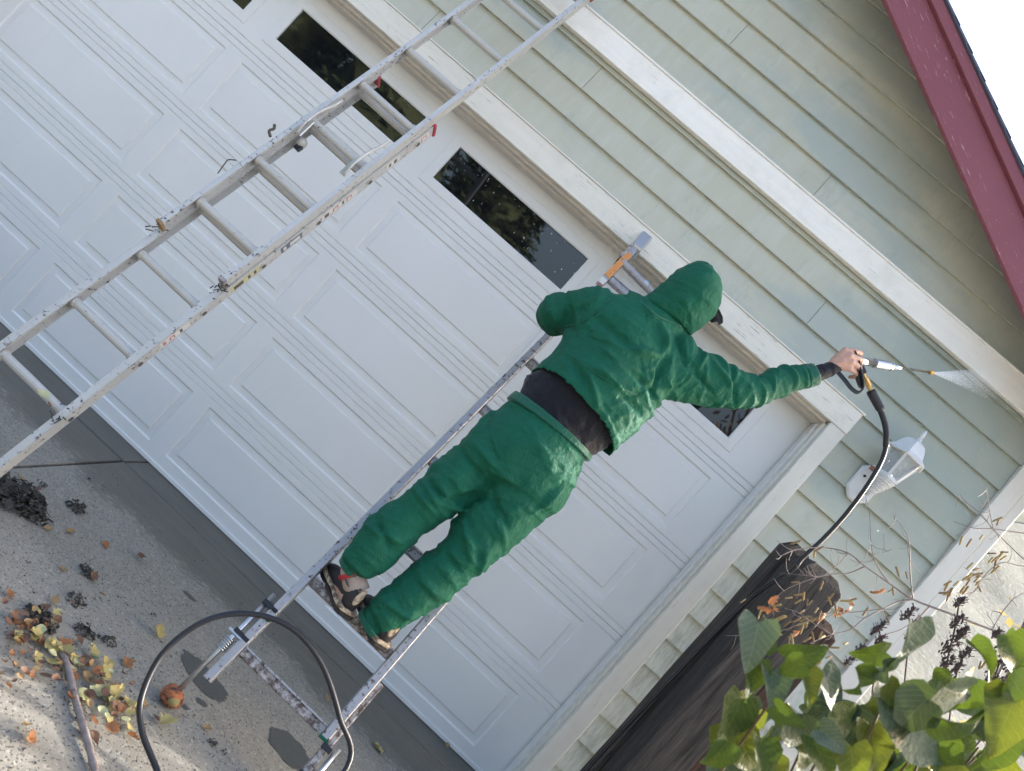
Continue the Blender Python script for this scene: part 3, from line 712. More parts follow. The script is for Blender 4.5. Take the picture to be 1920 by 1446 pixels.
# orange sticker, taped horn at the top
def onrail(k0, k1, mat, name): MB().bar(Lp(k0, -.018, -.034), Lp(k1, -.018, -.034), lsx, .0285, .004).build(name, mat, ll)
onrail(KT * .905, KT * .985, m_orange, 'orange_sticker'); onrail(KT * .865, KT * .897, m_label, 'sticker'); onrail(KT * .872, KT * .882, m_redink, 'print')
MB().bar(Lp(KT + .05, -.016), Lp(KT + .46, -.022), lsx, .052, .086, .060, .060).build('taped_end', m_tape, ll, bevel=.008)
MB().bar(Lp(KT - .28, -.036, -.0), Lp(KT + .12, -.038, 0), lsx, .014, .080).build('end_plate', m_worn2, ll, bevel=.002)
# adjustable screw legs
for side in (0, 1):
    xo = -.056 if side == 0 else LW + .075
    k0, k1 = (-1.02, .62) if side == 0 else (-1.35, -.02)
    foot = Lp(k0, xo, -.02)
    if side == 0:
        t = -(foot.z - .03) / ld.z; foot = foot + ld * t
    MB().tube([foot, Lp(k1, xo, -.02)], .0085, 10).build('screw_rod', m_steel, ll, smooth=True)
    for kk in ((.10, .50) if side == 0 else (-.42, -.10)):
        MB().bar(Lp(kk, xo - .012, -.02), Lp(kk, xo + (.05 if side == 0 else -.05), -.02), ld, .018, .026).build('rod_bracket', m_black, ll, bevel=.002)
    kc = .02 if side == 0 else -.47
    cen = Lp(kc, xo, -.02); pts = []
    for i in range(73): a = 2 * pi * i / 12; pts.append(cen - ld * (.045 * i / 72) + (lsx * cos(a) + ln * sin(a)) * .0155)
    MB().tube(pts, .0028, 5).build('spring', m_steel, ll, smooth=True)
    MB().bar(cen + ld * .016 - lsx * .028, cen + ld * .016 + lsx * .028, ld, .012, .026).build('rod_handle', m_steel, ll, bevel=.002)
    if side == 0:
        mb = MB(); rings = []
        fb = V((foot.x, foot.y, 0.0)); mb = MB(); n_ = 16; R_ = .040
        for i in range(9):
            th = pi * min(max(i / 8, .02), .98); rings.append([fb + V((R_ * sin(th) * cos(2*pi*j/n_), R_ * sin(th) * sin(2*pi*j/n_), .030 - .028 * cos(th))) * 1.0 + V((0, 0, 0)) for j in range(n_)])
        for r_ in rings:
            for j, p in enumerate(r_): r_[j] = p + (p - fb) * (.16 * noise.noise(p * 55))
            for j, p in enumerate(r_): r_[j].z = max(p.z, .001)
        mf = Mat('rusty_orange_foot', (.33, .12, .05), .9); cc = mf.world()
        k_ = mf.noise(cc, 45, 5, .7)
        mf.col(mf.mix(mf.ramp(k_, [(.42, 0.0), (.60, 1.0)]), (.40, .13, .05), (.03, .025, .022))); mf.bump(k_, .8, .008)
        mb.loft(rings).build('wrapped_foot', mf.m, ll, smooth=True)
        MB().ball(fb + V((.012, -.020, .036)), (.022, .020, .016), 10, 6).build('foot_patch', Mat('olive_rag', (.24, .20, .08), .9), ll, smooth=True)
MB().ball(Lp(.40, -.012, -.04), (.014, .012, .012), 10, 6).build('green_cap', m_green, ll, smooth=True)
MB().bar(Lp(-.07, LW + .018, 0), Lp(-.045, LW + .018, 0), lsx, .034, .070).build('green_cap', m_green, ll)



# ================================================================== PERSON
def remesh(mb, voxel, it=4, fac=.5):
    o = mb.build('tmp_shape', None)
    m = o.modifiers.new('r', 'REMESH'); m.mode = 'VOXEL'; m.voxel_size = voxel; m.use_smooth_shade = True
    if it: s_ = o.modifiers.new('s', 'SMOOTH'); s_.iterations = it; s_.factor = fac
    dg = bpy.context.evaluated_depsgraph_get(); me = bpy.data.meshes.new_from_object(o.evaluated_get(dg))
    old = o.data; bpy.data.objects.remove(o); bpy.data.meshes.remove(old); return me
def finish(me, name, mat, parent):
    for p in me.polygons: p.use_smooth = True
    me.materials.clear(); me.materials.append(getattr(mat, "m", mat)); me.name = name
    o = bpy.data.objects.new(name, me); COL.objects.link(o); setpar(o, parent) if parent else None
    return o
def rings2(st, sc=1.0, n=20):
    """stations (left px, right px, y, half depth) -> elliptical rings"""
    A = [(at(*l, y), at(*r, y), d) for l, r, y, d in st]; out = []
    for i, (l, r, d) in enumerate(A):
        c = (l + r) / 2; a = (r - l) / 2
        c0 = (A[max(i-1, 0)][0] + A[max(i-1, 0)][1]) / 2; c1 = (A[min(i+1, len(A)-1)][0] + A[min(i+1, len(A)-1)][1]) / 2
        b = (c1 - c0).normalized().cross(a.normalized()).normalized() * d
        out.append([c + a * (cos(2*pi*k/n) * sc) + b * (sin(2*pi*k/n) * sc) for k in range(n)])
    return out
def densify(st, k=3):
    out = []
    for a, b in zip(st, st[1:]):
        for i in range(k):
            t = i / k; out.append(((a[0][0]*(1-t)+b[0][0]*t, a[0][1]*(1-t)+b[0][1]*t), (a[1][0]*(1-t)+b[1][0]*t, a[1][1]*(1-t)+b[1][1]*t), a[2]*(1-t)+b[2]*t, a[3]*(1-t)+b[3]*t))
    return out + [st[-1]]
YA = -1.175
LEG_L = [((642,1045),(670,1083),YA,.043), ((656,1012),(722,1076),YA,.075), ((694,968),(758,1040),-1.15,.082), ((740,936),(796,1003),-1.12,.083), ((774,906),(842,972),-1.10,.09), ((803,877),(884,944),-1.07,.10), ((850,838),(915,922),-1.04,.118), ((880,812),(975,895),-1.02,.12)]
LEG_R = [((678,1145),(715,1201),YA,.050), ((696,1121),(746,1186),YA,.078), ((733,1094),(790,1158),-1.15,.084), ((780,1049),(842,1128),-1.12,.088), ((820,1023),(886,1089),-1.10,.095), ((854,974),(926,1062),-1.07,.105), ((890,930),(1000,990),-1.04,.125), ((915,880),(1048,955),-1.02,.125)]
PELV = [((862,852),(1040,966),-1.035,.13), ((862,832),(1058,948),-1.03,.14), ((880,806),(1083,904),-1.02,.14), ((913,774),(1097,868),-1.0,.13), ((964,744),(1101,858),-.99,.115)]
SHIRT = [((966,757),(1096,866),-.985,.117), ((972,735),(1112,856),-.985,.122), ((985,712),(1136,845),-.98,.126), ((1010,690),(1160,820),-.975,.13), ((1050,650),(1200,765),-.96,.12)]
TORSO = [((1000,691),(1146,856),-.98,.158), ((1013,680),(1162,840),-.98,.156), ((1034,660),(1196,806),-.97,.150), ((1054,634),(1242,752),-.955,.138), ((1062,604),(1262,716),-.94,.142), ((1074,570),(1276,672),-.93,.128), ((1112,549),(1281,634),-.92,.102), ((1192,556),(1288,622),-.915,.075)]
ARM_R = [((1228,600),(1212,742),-.93,.10), ((1262,618),(1250,750),-.93,.088), ((1300,648),(1292,758),-.915,.075), ((1340,669),(1337,764),-.90,.066), ((1378,688),(1376,768),-.88,.062), ((1417,701),(1412,768),-.855,.06), ((1453,687),(1447,757),-.83,.056), ((1490,682),(1493,738),-.80,.052), ((1518,684),(1532,722),-.785,.044)]
CUFF = [((1500,694),(1512,722),-.795,.034), ((1520,690),(1534,716),-.785,.034), ((1538,682),(1556,708),-.775,.031), ((1551,679),(1580,696),-.768,.027)]
HOOD = [((1196,563),(1292,632),-.915,.078), ((1220,551),(1311,619),-.91,.105), ((1244,529),(1336,598),-.90,.124), ((1263,511),(1351,573),-.895,.13), ((1282,499),(1351,549),-.89,.118), ((1293,494),(1341,525),-.885,.085), ((1302,493),(1326,507),-.88,.04)]
LH = Lp(6.0, -.018, -.055)                                 # left hand on the ladder rail, hidden by the body
ARM_L = [(at(1118, 580, -.93), .088), (at(1072, 583, -.90), .078), (at(1044, 589, -.86), .074), (at(1046, 598, -.80), .066), (at(1062, 604, -.66), .052), (LH + V((0, -.07, -.01)), .042)]
def chain(mb, pts, n=16):
    P = [p for p, r in pts]; R_ = [r for p, r in pts]; sp = spline(P, 5); rr_ = []
    for i in range(len(R_) - 1): rr_ += [R_[i] + (R_[i+1] - R_[i]) * k / 5 for k in range(5)]
    rr_.append(R_[-1]); mb.tube(sp, rr_, n); mb.ball(P[0], R_[0], 12, 8); mb.ball(P[-1], R_[-1], 12, 8)
# ---- body: one continuous surface
HC = at(1292, 560, -.895); HF = V((.80, .50, .12)).normalized(); HU = (V((0, 0, 1)) - HF * HF.z).normalized(); HR = HF.cross(HU)
HM = Matrix((HF, HR, HU)).transposed()
bd = MB()
for st, sc in ((LEG_L[1:], .62), (LEG_R[1:], .62), (PELV, .72), (SHIRT, .78), (TORSO[2:], .72), (ARM_R, .66)): bd.loft(rings2(densify(st, 2), sc, 16))
bd.loft(rings2(CUFF, .86, 14))
chain(bd, [(p, r * .64) for p, r in ARM_L], 12)
neck = at(1243, 600, -.92); bd.tube([neck - (HC - neck) * .3, neck, HC], [.05, .05, .052], 14)
bd.ball(HC, (.096, .076, .115), 20, 14, HM); bd.ball(HC + HF * .03 - HU * .055, (.066, .056, .062), 16, 10, HM)
bd.ball(HC + HF * .104 - HU * .012, (.017, .012, .024), 10, 8, HM)                     # nose
for s_ in (-1, 1): bd.ball(HC + HR * (.078 * s_) - HF * .005 - HU * .01, (.018, .008, .03), 8, 8, HM); bd.ball(HC + HF * .078 + HR * (.03 * s_) + HU * .028, (.012, .026, .010), 10, 6, HM)
bd.ball(HC + HF * .088 - HU * .058, (.010, .026, .007), 10, 6, HM)
# ankles and feet inside the shoes
RUNGZ = Lp(1).z + .017
FEET = ((V((at(656, 1140, -1.2).x, -1.215, RUNGZ)), V((-.55, .835, 0)), LEG_L[0]), (V((at(716, 1205, -1.2).x, -1.205, RUNGZ)), V((-.50, .866, 0)), LEG_R[0]))
for hp, fd, s0 in FEET:
    ank = (at(*s0[0], s0[2]) + at(*s0[1], s0[2])) / 2
    bd.tube([ank + (ank - hp) * .15, ank, hp + fd * .055 + V((0, 0, .075))], [.030, .031, .034], 12)
    bd.tube([hp + fd * .03 + V((0, 0, .045)), hp + fd * .12 + V((0, 0, .045)), hp + fd * .22 + V((0, 0, .03))], [.034, .036, .026], 12)
# right hand closed round the grip
def fing(js, rs): chain(bd, list(zip(js, rs)), 8)
wr = at(1562, 683, -.770)
mc = [at(1584, 657, -.778), at(1594, 667, -.786), at(1597, 679, -.786), at(1593, 691, -.778)]
for m_, r in zip(mc, (.0135, .014, .0135, .0125)):
    bd.tube([wr + (m_ - wr) * .0, wr.lerp(m_, .55), m_], [.021, .017, r], 10); bd.ball(m_, r * 1.02, 10, 6)
bd.tube([wr, (wr + mc[1] + mc[2]) / 3], [.024, .022], 12)
pip = [at(1608, 660, -.758), at(1612, 674, -.766), at(1611, 689, -.766), at(1605, 701, -.762)]
dip = [at(1614, 664, -.722), at(1613, 681, -.728), at(1609, 696, -.730), at(1602, 707, -.732)]
tip = [at(1606, 666, -.700), at(1603, 682, -.708), at(1599, 697, -.712), at(1594, 707, -.716)]
for k in range(4): fing([mc[k], pip[k], dip[k], tip[k]], [.0122 - .0009 * (k == 3), .0112 - .0012 * (k == 3), .0098, .0085])
fing([wr.lerp(mc[0], .35) + V((0, .022, .0)), at(1580, 664, -.722), at(1596, 668, -.706), at(1606, 672, -.700)], [.0165, .0135, .0115, .0098])   # thumb leaves the side of the palm
# left hand round the ladder rail
pl = LH + V((0, -.045, 0)); bd.tube([ARM_L[-1][0], pl, LH + V((0, -.012, .01))], [.03, .03, .028], 10)
for k in range(4):
    q = LH + ld * (.033 - .022 * k) + V((-.02, -.012, 0)); fing([q + lsx * .02, q - lsx * .014 + ln * .02, q - lsx * .010 + ln * .055, q + lsx * .012 + ln * .07], [.011, .0105, .0095, .0085])
fing([pl + lsx * .02, LH + lsx * .028 + ld * .02, LH + lsx * .03 + ld * .045 + ln * .02], [.014, .012, .010])
me = remesh(bd, .0042, 2, .5)
pe = finish(me, 'person', m_skin, None)
tag(pe, 'person in hooded green rain suit standing on ladder spraying the siding with outstretched right arm', 'person')
# eyes and cap under the hood
for s_ in (-1, 1):
    MB().ball(HC + HF * .080 + HR * (.030 * s_) + HU * .012, .0115, 10, 8).build('eye', m_lampw, pe, smooth=True)
mb = MB(); rings = []
for i in range(7):
    th = pi / 2 * i / 6.0; rings.append([HC + HM @ V((.104 * cos(th) * cos(2*pi*k/20), .084 * cos(th) * sin(2*pi*k/20), .035 + .092 * sin(th))) for k in range(20)])
mb.loft(rings); 
vs = []
for i, (f_, w_) in enumerate(((.085, .075), (.125, .068), (.155, .05), (.168, .022))):
    for j in (-1, -.5, 0, .5, 1): vs.append(HC + HF * f_ + HR * (w_ * j) + HU * (.040 - .010 * i - .012 * j * j))
n0 = len(vs); vs2 = vs + [p - HU * .005 for p in vs]
fs = [(i*5+j, i*5+j+1, i*5+j+6, i*5+j+5) for i in range(3) for j in range(4)]
mb2 = MB(); mb2.add(vs2, fs + [tuple(n0 + q for q in f[::-1]) for f in fs] + [(j, j + n0, j + 1 + n0, j + 1) for j in range(4)] + [(15 + j, 16 + j, 16 + j + n0, 15 + j + n0) for j in range(4)] + [(i*5, i*5+5, i*5+5+n0, i*5+n0) for i in range(3)] + [(i*5+4, i*5+4+n0, i*5+9+n0, i*5+9) for i in range(3)])
cap = mb.build('cap', m_grip, pe, smooth=True); mb2.build('cap_brim', m_grip, cap, smooth=True)

# ---- clothes: big folds and crumples as geometry
def mids(st): return [(at(*l, y) + at(*r, y)) / 2 for l, r, y, d in st]
def segs(pts): return [(a, b, (b - a).normalized()) for a, b in zip(pts, pts[1:])]
def rdg(n, w):
    r = 1 - abs(n) / w
    return r * r * (3 - 2 * r) if r > 0 else 0.0
def pleat(px0, px1, amp, wd):                              # a single long fold between two points of the cloth
    return (at(*px0, -1.05), at(*px1, -1.05), amp, wd)
def crumple(me, chains, amp=1.0, joints=(), keep=(), pleats=()):
    """long sharp folds across the limb axis, pulled folds at the joints, loose sag"""
    SG = [s_ for ch in chains for s_ in ch]
    nn = noise.noise
    nv = [v.normal.copy() for v in me.vertices]
    for v, nrm in zip(me.vertices, nv):
        p = v.co.copy(); best = []
        for a, b, d in SG:
            t = max(0, min((b - a).length, (p - a).dot(d))); best.append(((p - (a + d * t)).length, d))
        best.sort(key=lambda q: q[0])
        d0 = best[0][0]; W = D = 0
        for dd, d in best[:2]:
            wgt = 1.0 / (1 + ((dd - d0) / .03) ** 2) ** 2
            al = p.dot(d); pr = p - d * al; wp = V((nn(p * 5), nn(p * 5 + V((7, 0, 0))), nn(p * 5 + V((0, 9, 0))))) * .05
            q = d * (al * 6.8) + (pr + wp) * 2.5; q2 = d * (al * 13) + (pr + wp) * 5 + V((11, 5, 2))
            D += wgt * (.0085 * rdg(nn(q + V((3.1, 0, 7))), .12) - .006 * rdg(nn(q + V((8, 4, 1))), .09) + .0038 * rdg(nn(q2), .11)); W += wgt
        disp = D / W - .003 + nn(p * 5.0) * .010 + .0009 * rdg(nn(p * 26 + V((2, 8, 3))), .22)
        for jc, jr, ja, jd in joints:
            dd = (p - jc).length
            if dd < jr * 2.2:
                g_ = math.exp(-(dd / jr) ** 2); ph = (p - jc).dot(jd) * 2 * pi / .06 + 4.5 * nn(p * 8)
                disp += 1.35 * ja * g_ * (1.35 - 2 * abs(sin(ph * .5)) ** .55) * (.6 + .8 * nn(p * 6 + V((4, 4, 4))))
        if nrm.y < .25:
            for pa, pb, pm, pw in pleats:
                va = p - pa; va.y = 0; vb = pb - pa; vb.y = 0; lb = vb.length; t = max(-.15, min(1.15, va.dot(vb) / (lb * lb)))
                dd = (va - vb * t).length + .010 * nn(p * 9 + V((pm * 900, 0, 0)))
                if abs(dd) < pw * 3: disp += 1.45 * pm * math.exp(-(dd / pw) ** 2) * max(0, sin(pi * (t + .15) / 1.3)) * min(1, (.25 - nrm.y) * 2)
        for kc, kr in keep:
            dd = (p - kc).length
            if dd < kr: disp *= (dd / kr) ** 2
        v.co = p + nrm * (disp * amp)
def P8(x, y): return (620 + x * .3665, 720 + y * .3665)
def P9(x, y): return (950 + x * .2351, 450 + y * .2351)
PL_T = [pleat(P8(*a), P8(*b), m_, w_) for a, b, m_, w_ in (((790,560),(590,600),-.016,.014), ((700,640),(530,560),.014,.012), ((440,500),(570,660),.013,.012), ((500,450),(640,620),-.012,.011), ((805,545),(905,720),-.013,.013), ((690,680),(750,880),.012,.011), ((655,300),(800,500),-.014,.013), ((730,290),(900,470),.009,.014), ((860,640),(900,830),.012,.010), ((810,830),(760,970),.013,.011), ((600,830),(720,950),-.011,.011), ((300,1040),(470,1150),.011,.012), ((230,1080),(300,1240),-.011,.011), ((200,690),(400,770),.011,.012), ((260,640),(370,820),-.010,.012), ((120,830),(260,950),.010,.010), ((1000,200),(1180,520),.007,.016), ((1020,660),(1180,560),.010,.010), ((500,960),(640,1090),.010,.010))]
PL_J = [pleat(P9(*a), P9(*b), m_, w_) for a, b, m_, w_ in (((700,600),(1000,870),-.012,.014), ((850,960),(1200,1230),-.013,.013), ((760,880),(1050,1130),.009,.013), ((640,1100),(720,1320),.013,.012), ((500,960),(620,1130),-.010,.012), ((740,1060),(1010,1290),.011,.011), ((900,1200),(1080,1400),-.010,.012), ((1080,480),(1240,640),.010,.012), ((1250,640),(1300,880),.013,.012), ((1000,870),(1240,930),.011,.010), ((1390,740),(1450,1010),-.012,.012), ((1640,880),(1550,1020),.012,.011), ((1260,950),(1170,1270),-.016,.014), ((1340,900),(1290,1240),.010,.013), ((480,430),(520,700),-.013,.012), ((420,640),(330,480),.007,.012), ((1700,960),(1890,1190),.011,.011), ((1500,1000),(1700,1230),-.010,.012), ((1850,1000),(1900,1300),-.011,.010), ((560,520),(800,430),.008,.012))]
def clean_cut(me, test):
    bm = bmesh.new(); bm.from_mesh(me); bmesh.ops.delete(bm, geom=[f for f in bm.faces if test(f.calc_center_median())], context='FACES'); bm.to_mesh(me); bm.free()
# trousers
def ext(st, k):                                           # carry a loft past its hem so that the hem can be cut open
    (l, r, y, d), (l2, r2, y2, d2) = st[0], st[1]
    e = lambda a, b: (a[0] + (a[0] - b[0]) * k, a[1] + (a[1] - b[1]) * k)
    return [(e(l, l2), e(r, r2), y + (y - y2) * k, d)] + st
def hemcut(me, st, reach, tilt=0.0):
    c0 = (at(*st[0][0], st[0][2]) + at(*st[0][1], st[0][2])) / 2; c1 = (at(*st[1][0], st[1][2]) + at(*st[1][1], st[1][2])) / 2; ax_ = (c1 - c0).normalized()
    clean_cut(me, lambda p: (p - c0).length < reach and (p - c0).dot(ax_) < .006 * noise.noise(p * 30) + tilt * max(-.2, min(1, (c0.y - p.y) / .14)))
def thicken(o, t=.003):
    m_ = o.modifiers.new('s', 'SOLIDIFY'); m_.thickness = t; m_.offset = -1; return o
tr = MB()
for st in (ext(LEG_L, .9), ext(LEG_R, .9), PELV): tr.loft(rings2(densify(st, 4), 1.0, 24))
me = remesh(tr, .0062, 6)
mL, mR = mids(LEG_L), mids(LEG_R)
crumple(me, [segs(mL), segs(mR), segs(mids(PELV))], 1.1, [(mL[4], .09, .009, (mL[5]-mL[3]).normalized()), (mR[4], .10, .010, (mR[5]-mR[3]).normalized()), (mL[1], .05, .005, (mL[2]-mL[0]).normalized()), (mR[1], .05, .005, (mR[2]-mR[0]).normalized()), (at(905, 915, -1.14), .08, .010, V((.6, 0, .8))), (mL[6], .07, .008, V((.5, 0, .85)))], (), PL_T)
hemcut(me, LEG_L, .11); hemcut(me, LEG_R, .11); None
trs = thicken(finish(me, 'trousers', m_green, pe))
def band2(st, sc, name, mat, par, ribs=0, w=.0):
    R_ = rings2(densify(st, 6), sc, 40)
    for i, r_ in enumerate(R_):
        c_ = sum(r_, V((0, 0, 0))) / len(r_)
        for j, p in enumerate(r_): r_[j] = p - V((.55, 0, .83)) * (w * max(0, (c_.y - p.y) / .12)) + (p - c_).normalized() * (ribs * sin(j * 2 * pi * 20 / 40 * 1.0) + .002 * noise.noise(p * 60))
    return MB().loft(R_).build(name, mat, par, smooth=True)
band2([((956,750),(1099,861),-.993,.121), ((970,738),(1105,853),-.988,.120)], 1.075, 'waistband', m_seam, trs, .0025, .010)
band2([((638,1050),(667,1088),YA,.043), ((644,1040),(676,1083),YA,.046)], 1.06, 'ankle_cuff', m_seam, trs, .002)
band2([((674,1149),(711,1205),YA,.050), ((682,1141),(720,1200),YA,.053)], 1.06, 'ankle_cuff', m_seam, trs, .002)
# pocket gaping at the right hip with dark lining
pk = [at(1066, 906, -1.03), at(1060, 926, -1.03), at(1050, 944, -1.03), at(1032, 961, -1.03), at(1008, 978, -1.03)]
mb = MB(); pts = spline(pk, 5); mb.tube(pts, [.002 + .013 * sin(pi * min(1, i / (len(pts) - 1))) ** .8 for i in range(len(pts))], 8); mb.build('pocket_lining', m_lining, trs, smooth=True)
# shirt
sh = MB(); sh.loft(rings2(densify(SHIRT, 3), 1.0, 24)); me = remesh(sh, .008, 4)
crumple(me, [[(V((0, 0, 0)), V((.5, 0, .9)), V((.60, 0, .80)))]], .9); finish(me, 'shirt', m_shirt, pe)
sh = MB(); sh.loft(rings2(densify(CUFF, 4), 1.0, 18)); me = remesh(sh, .005, 3); crumple(me, [segs(mids(CUFF))], .35); finish(me, 'shirt_sleeve', m_shirt, pe)
# jacket with hood
jk = MB(); jk.loft(rings2(densify(ext(TORSO, 1.6), 4), 1.0, 28)); jk.loft(rings2(densify(ext(ARM_R[::-1], .8)[::-1], 4), 1.0, 22)); chain(jk, ARM_L)
jk.ball(at(1262, 668, -.92), (.085, .095, .095), 16, 10); jk.ball(at(1108, 574, -.92), (.085, .09, .08), 16, 10)
jk.tube([at(1165, 590, -.915), at(1238, 610, -.915)], [.10, .085], 16)
me = remesh(jk, .0062, 7)
mA = mids(ARM_R)
crumple(me, [segs(mids(TORSO)), segs(mA), segs([p for p, r in ARM_L])], 1.15, [(mA[5], .085, .009, (mA[6]-mA[4]).normalized()), (mA[2], .08, .007, (mA[3]-mA[1]).normalized()), (mA[7], .05, .006, (mA[8]-mA[6]).normalized()), (at(1240, 755, -1.02), .08, .008, V((.5, 0, .85))), (at(1075, 600, -1.0), .06, .007, V((.9, 0, .3)))], (), PL_J)
hemcut(me, TORSO, .24, .052); hemcut(me, ARM_R[::-1], .09)
jac = thicken(finish(me, 'jacket', m_green, pe), .004)
hd = MB(); hd.loft(rings2(densify(HOOD, 4), 1.0, 26)); me = remesh(hd, .006, 5)
crumple(me, [segs(mids(HOOD))], .8, [(at(1290, 615, -.96), .07, .006, V((.8, 0, .5)))])
OC = HC + HF * .02
clean_cut(me, lambda p: (p - OC).dot(HF) > .062 and ((p - OC).dot(HR) / .10) ** 2 + ((p - OC).dot(HU) / .125) ** 2 < 1)
ho = finish(me, 'hood', m_green, jac)
so_ = ho.modifiers.new('s', 'SOLIDIFY'); so_.thickness = .003; so_.offset = -1
def seam(pts, r, name='seam', mat=None, par=None):
    MB().tube(spline(pts, 6), r, 6).build(name, mat or m_seam, par or jac, smooth=True)
def onback(u, v, off=.004):                               # point on the jacket seen along the ray (its real surface)
    o = CW; d = (at(u, v, -.9) - CW).normalized(); best = None
    loc, nr, i, ds = JB.ray_cast(o, d)
    return loc - d * off if loc is not None else at(u, v, -1.05)
from mathutils.bvhtree import BVHTree
bm = bmesh.new(); bm.from_mesh(jac.data); bm.transform(wmat(jac)); JB = BVHTree.FromBMesh(bm); bm.free()
def stitch(px, r=.0022): seam([onback(*p, .0005) for p in px], r)
stitch([(1052, 640), (1075, 668), (1105, 692), (1140, 714), (1180, 735), (1225, 752)])
stitch([(1062, 612), (1085, 606), (1108, 592), (1128, 576), (1143, 560)])
stitch([(1072, 617), (1112, 596), (1150, 568)], .0018)
stitch([(1208, 572), (1225, 588), (1252, 602), (1278, 612)], .003)
band2([((1504,686),(1514,728),-.79,.046), ((1520,684),(1534,722),-.785,.044)], 1.04, 'sleeve_cuff', m_seam, jac, .0016)
# ---- shoes and socks
for (hp, fd, s0), nm in zip(FEET, 'lr'):
    sd2 = V((fd.y, -fd.x, 0)); up = V((0, 0, 1))
    def ringf(x, wl, wr_, z0, z1, n=16):
        out = []
        for k in range(n):
            a = 2 * pi * k / n; cx = cos(a); cz = sin(a)
            out.append(hp + fd * x + sd2 * (wr_ * cx if cx > 0 else wl * cx) + up * ((z0 + z1) / 2 + (z1 - z0) / 2 * cz))
        return out
    mb = MB(); mb.loft([ringf(-.002, .020, .020, .02, .085), ringf(.010, .031, .031, .018, .108), ringf(.045, .036, .036, .015, .105), ringf(.085, .037, .038, .015, .098), ringf(.13, .041, .042, .015, .085), ringf(.19, .048, .047, .014, .07), ringf(.245, .042, .040, .014, .052), ringf(.275, .022, .020, .016, .036)])
    shoe = mb.build('shoe', m_shoe, pe, smooth=True)
    outl = [(-.012, .022), (.0, .036), (.05, .041), (.10, .038), (.15, .045), (.20, .051), (.25, .046), (.28, .024)]
    def slab2(z0, z1, grow, name, mat):
        ring = [hp + fd * x + sd2 * (w_ + grow) for x, w_ in outl] + [hp + fd * x - sd2 * (w_ + grow) for x, w_ in outl[::-1]]
        wob = lambda p, a: p + up * (a + .004 * sin((p - hp).dot(fd) * 55))
        MB().loft([[p + up * z0 for p in ring], [wob(p, z1) for p in ring]]).build(name, mat, shoe, bevel=.003)
    slab2(.001, .016, .002, 'sole', m_shoe); slab2(.0165, .032, .004, 'midsole', m_sole)
    mb = MB(); mb.loft([ringf(-.004, .014, .014, .05, .112), ringf(-.008, .010, .010, .055, .118)]); mb.build('heel_tab', m_sole, shoe)
    ank = (at(*s0[0], s0[2]) + at(*s0[1], s0[2])) / 2; a0 = hp + fd * .045 + up * .085
    ax_ = (ank - a0)
    sock = MB().tube([a0 - ax_ * .12, a0 + ax_ * .25, a0 + ax_ * .6, a0 + ax_ * 1.02], [.042, .041, .038, .033], 16).build('sock', m_sock, pe, smooth=True)
    if nm == 'l':
        MB().tube([a0 + ax_ * .55 + V((-.006, -.001, 0)), a0 + ax_ * .75 + V((-.006, -.001, 0))], [.0415, .0425], 16).build('red_stripe', m_sockred, sock, smooth=True)
    for k in range(4):
        MB().tube([a0 + ax_ * (.1 + .08 * k) - sd2 * .035 + V((0, -.026, 0)), a0 + ax_ * (.1 + .08 * k) - sd2 * .02 + V((0, -.038, 0))], .0025, 5).build('sock_rib', m_ink, sock)

# ================================================================== SPRAY GUN AND HOSE
gun = empty('spray_gun', at(1606, 672, -.745)); tag(gun, 'chrome pressure washer gun with black trigger guard held in the outstretched right hand', 'spray gun')
ga0, ga1, ga2 = at(1600, 674, -.745), at(1668, 687, -.60), at(1750, 699, -.44)
def lerp(a, b, t): return a + (b - a) * t
gx = (ga1 - ga0).normalized()
mb = MB(); mb.tube([ga0, lerp(ga0, ga1, .25), lerp(ga0, ga1, .55)], [.012, .0165, .0155], 16); mb.build('gun_body', m_chrome, gun, smooth=True)
for t in (.02, .58, 1.0):
    q = lerp(ga0, ga1, t); MB().tube([q - gx * .004, q + gx * .004], .0195 if t > .5 else .017, 16).build('collar', m_steel, gun)
pts = []; rs = []
for i in range(37): pts.append(lerp(ga0, ga1, .6 + .38 * i / 36)); rs.append(.0165 + .002 * (i % 4 < 2))
MB().tube(pts, rs, 16).build('ribbed_sleeve', m_chrome, gun, smooth=True)
MB().tube([ga1, lerp(ga1, ga2, .25), lerp(ga1, ga2, .3), lerp(ga1, ga2, .93)], [.012, .010, .0055, .005], 12).build('lance', m_chrome, gun, smooth=True)
MB().tube([lerp(ga1, ga2, .91), lerp(ga1, ga2, .92), lerp(ga1, ga2, .97), lerp(ga1, ga2, 1.0)], [.006, .0105, .0105, .007], 8).build('nozzle', m_brass, gun)
def strap(px, y, wd, th, name, mat):
    P = spline([at(u, v, y) for u, v in px], 6); mb = MB(); rings = []
    for i, p in enumerate(P):
        t = (P[min(i+1, len(P)-1)] - P[max(i-1, 0)]).normalized(); b = V((.25, .95, -.1)); b = (b - t * b.dot(t)).normalized(); n_ = t.cross(b)
        rings.append([p + b * wd/2 + n_ * th/2, p + b * wd/2 - n_ * th/2, p - b * wd/2 - n_ * th/2, p - b * wd/2 + n_ * th/2])
    mb.loft(rings).build(name, mat, gun, bevel=.0015)
strap([(1600, 658), (1607, 672), (1612, 692), (1617, 715), (1617, 730), (1608, 736), (1596, 728), (1584, 713), (1572, 699)], -.765, .030, .0065, 'trigger_guard', m_grip)
strap([(1601, 676), (1604, 695), (1611, 718), (1616, 727)], -.752, .022, .012, 'handle', m_grip)
MB().bar(at(1612, 688, -.745), at(1618, 702, -.745), V((1, 0, 0)), .026, .028).build('valve_block', m_grip, gun, bevel=.003)
MB().tube([at(1617, 700, -.745), at(1622, 710, -.745), at(1622.1, 710.2, -.745), at(1629, 724, -.745)], [.009, .009, .0125, .0115], 6).build('brass_fitting', m_brass, gun)
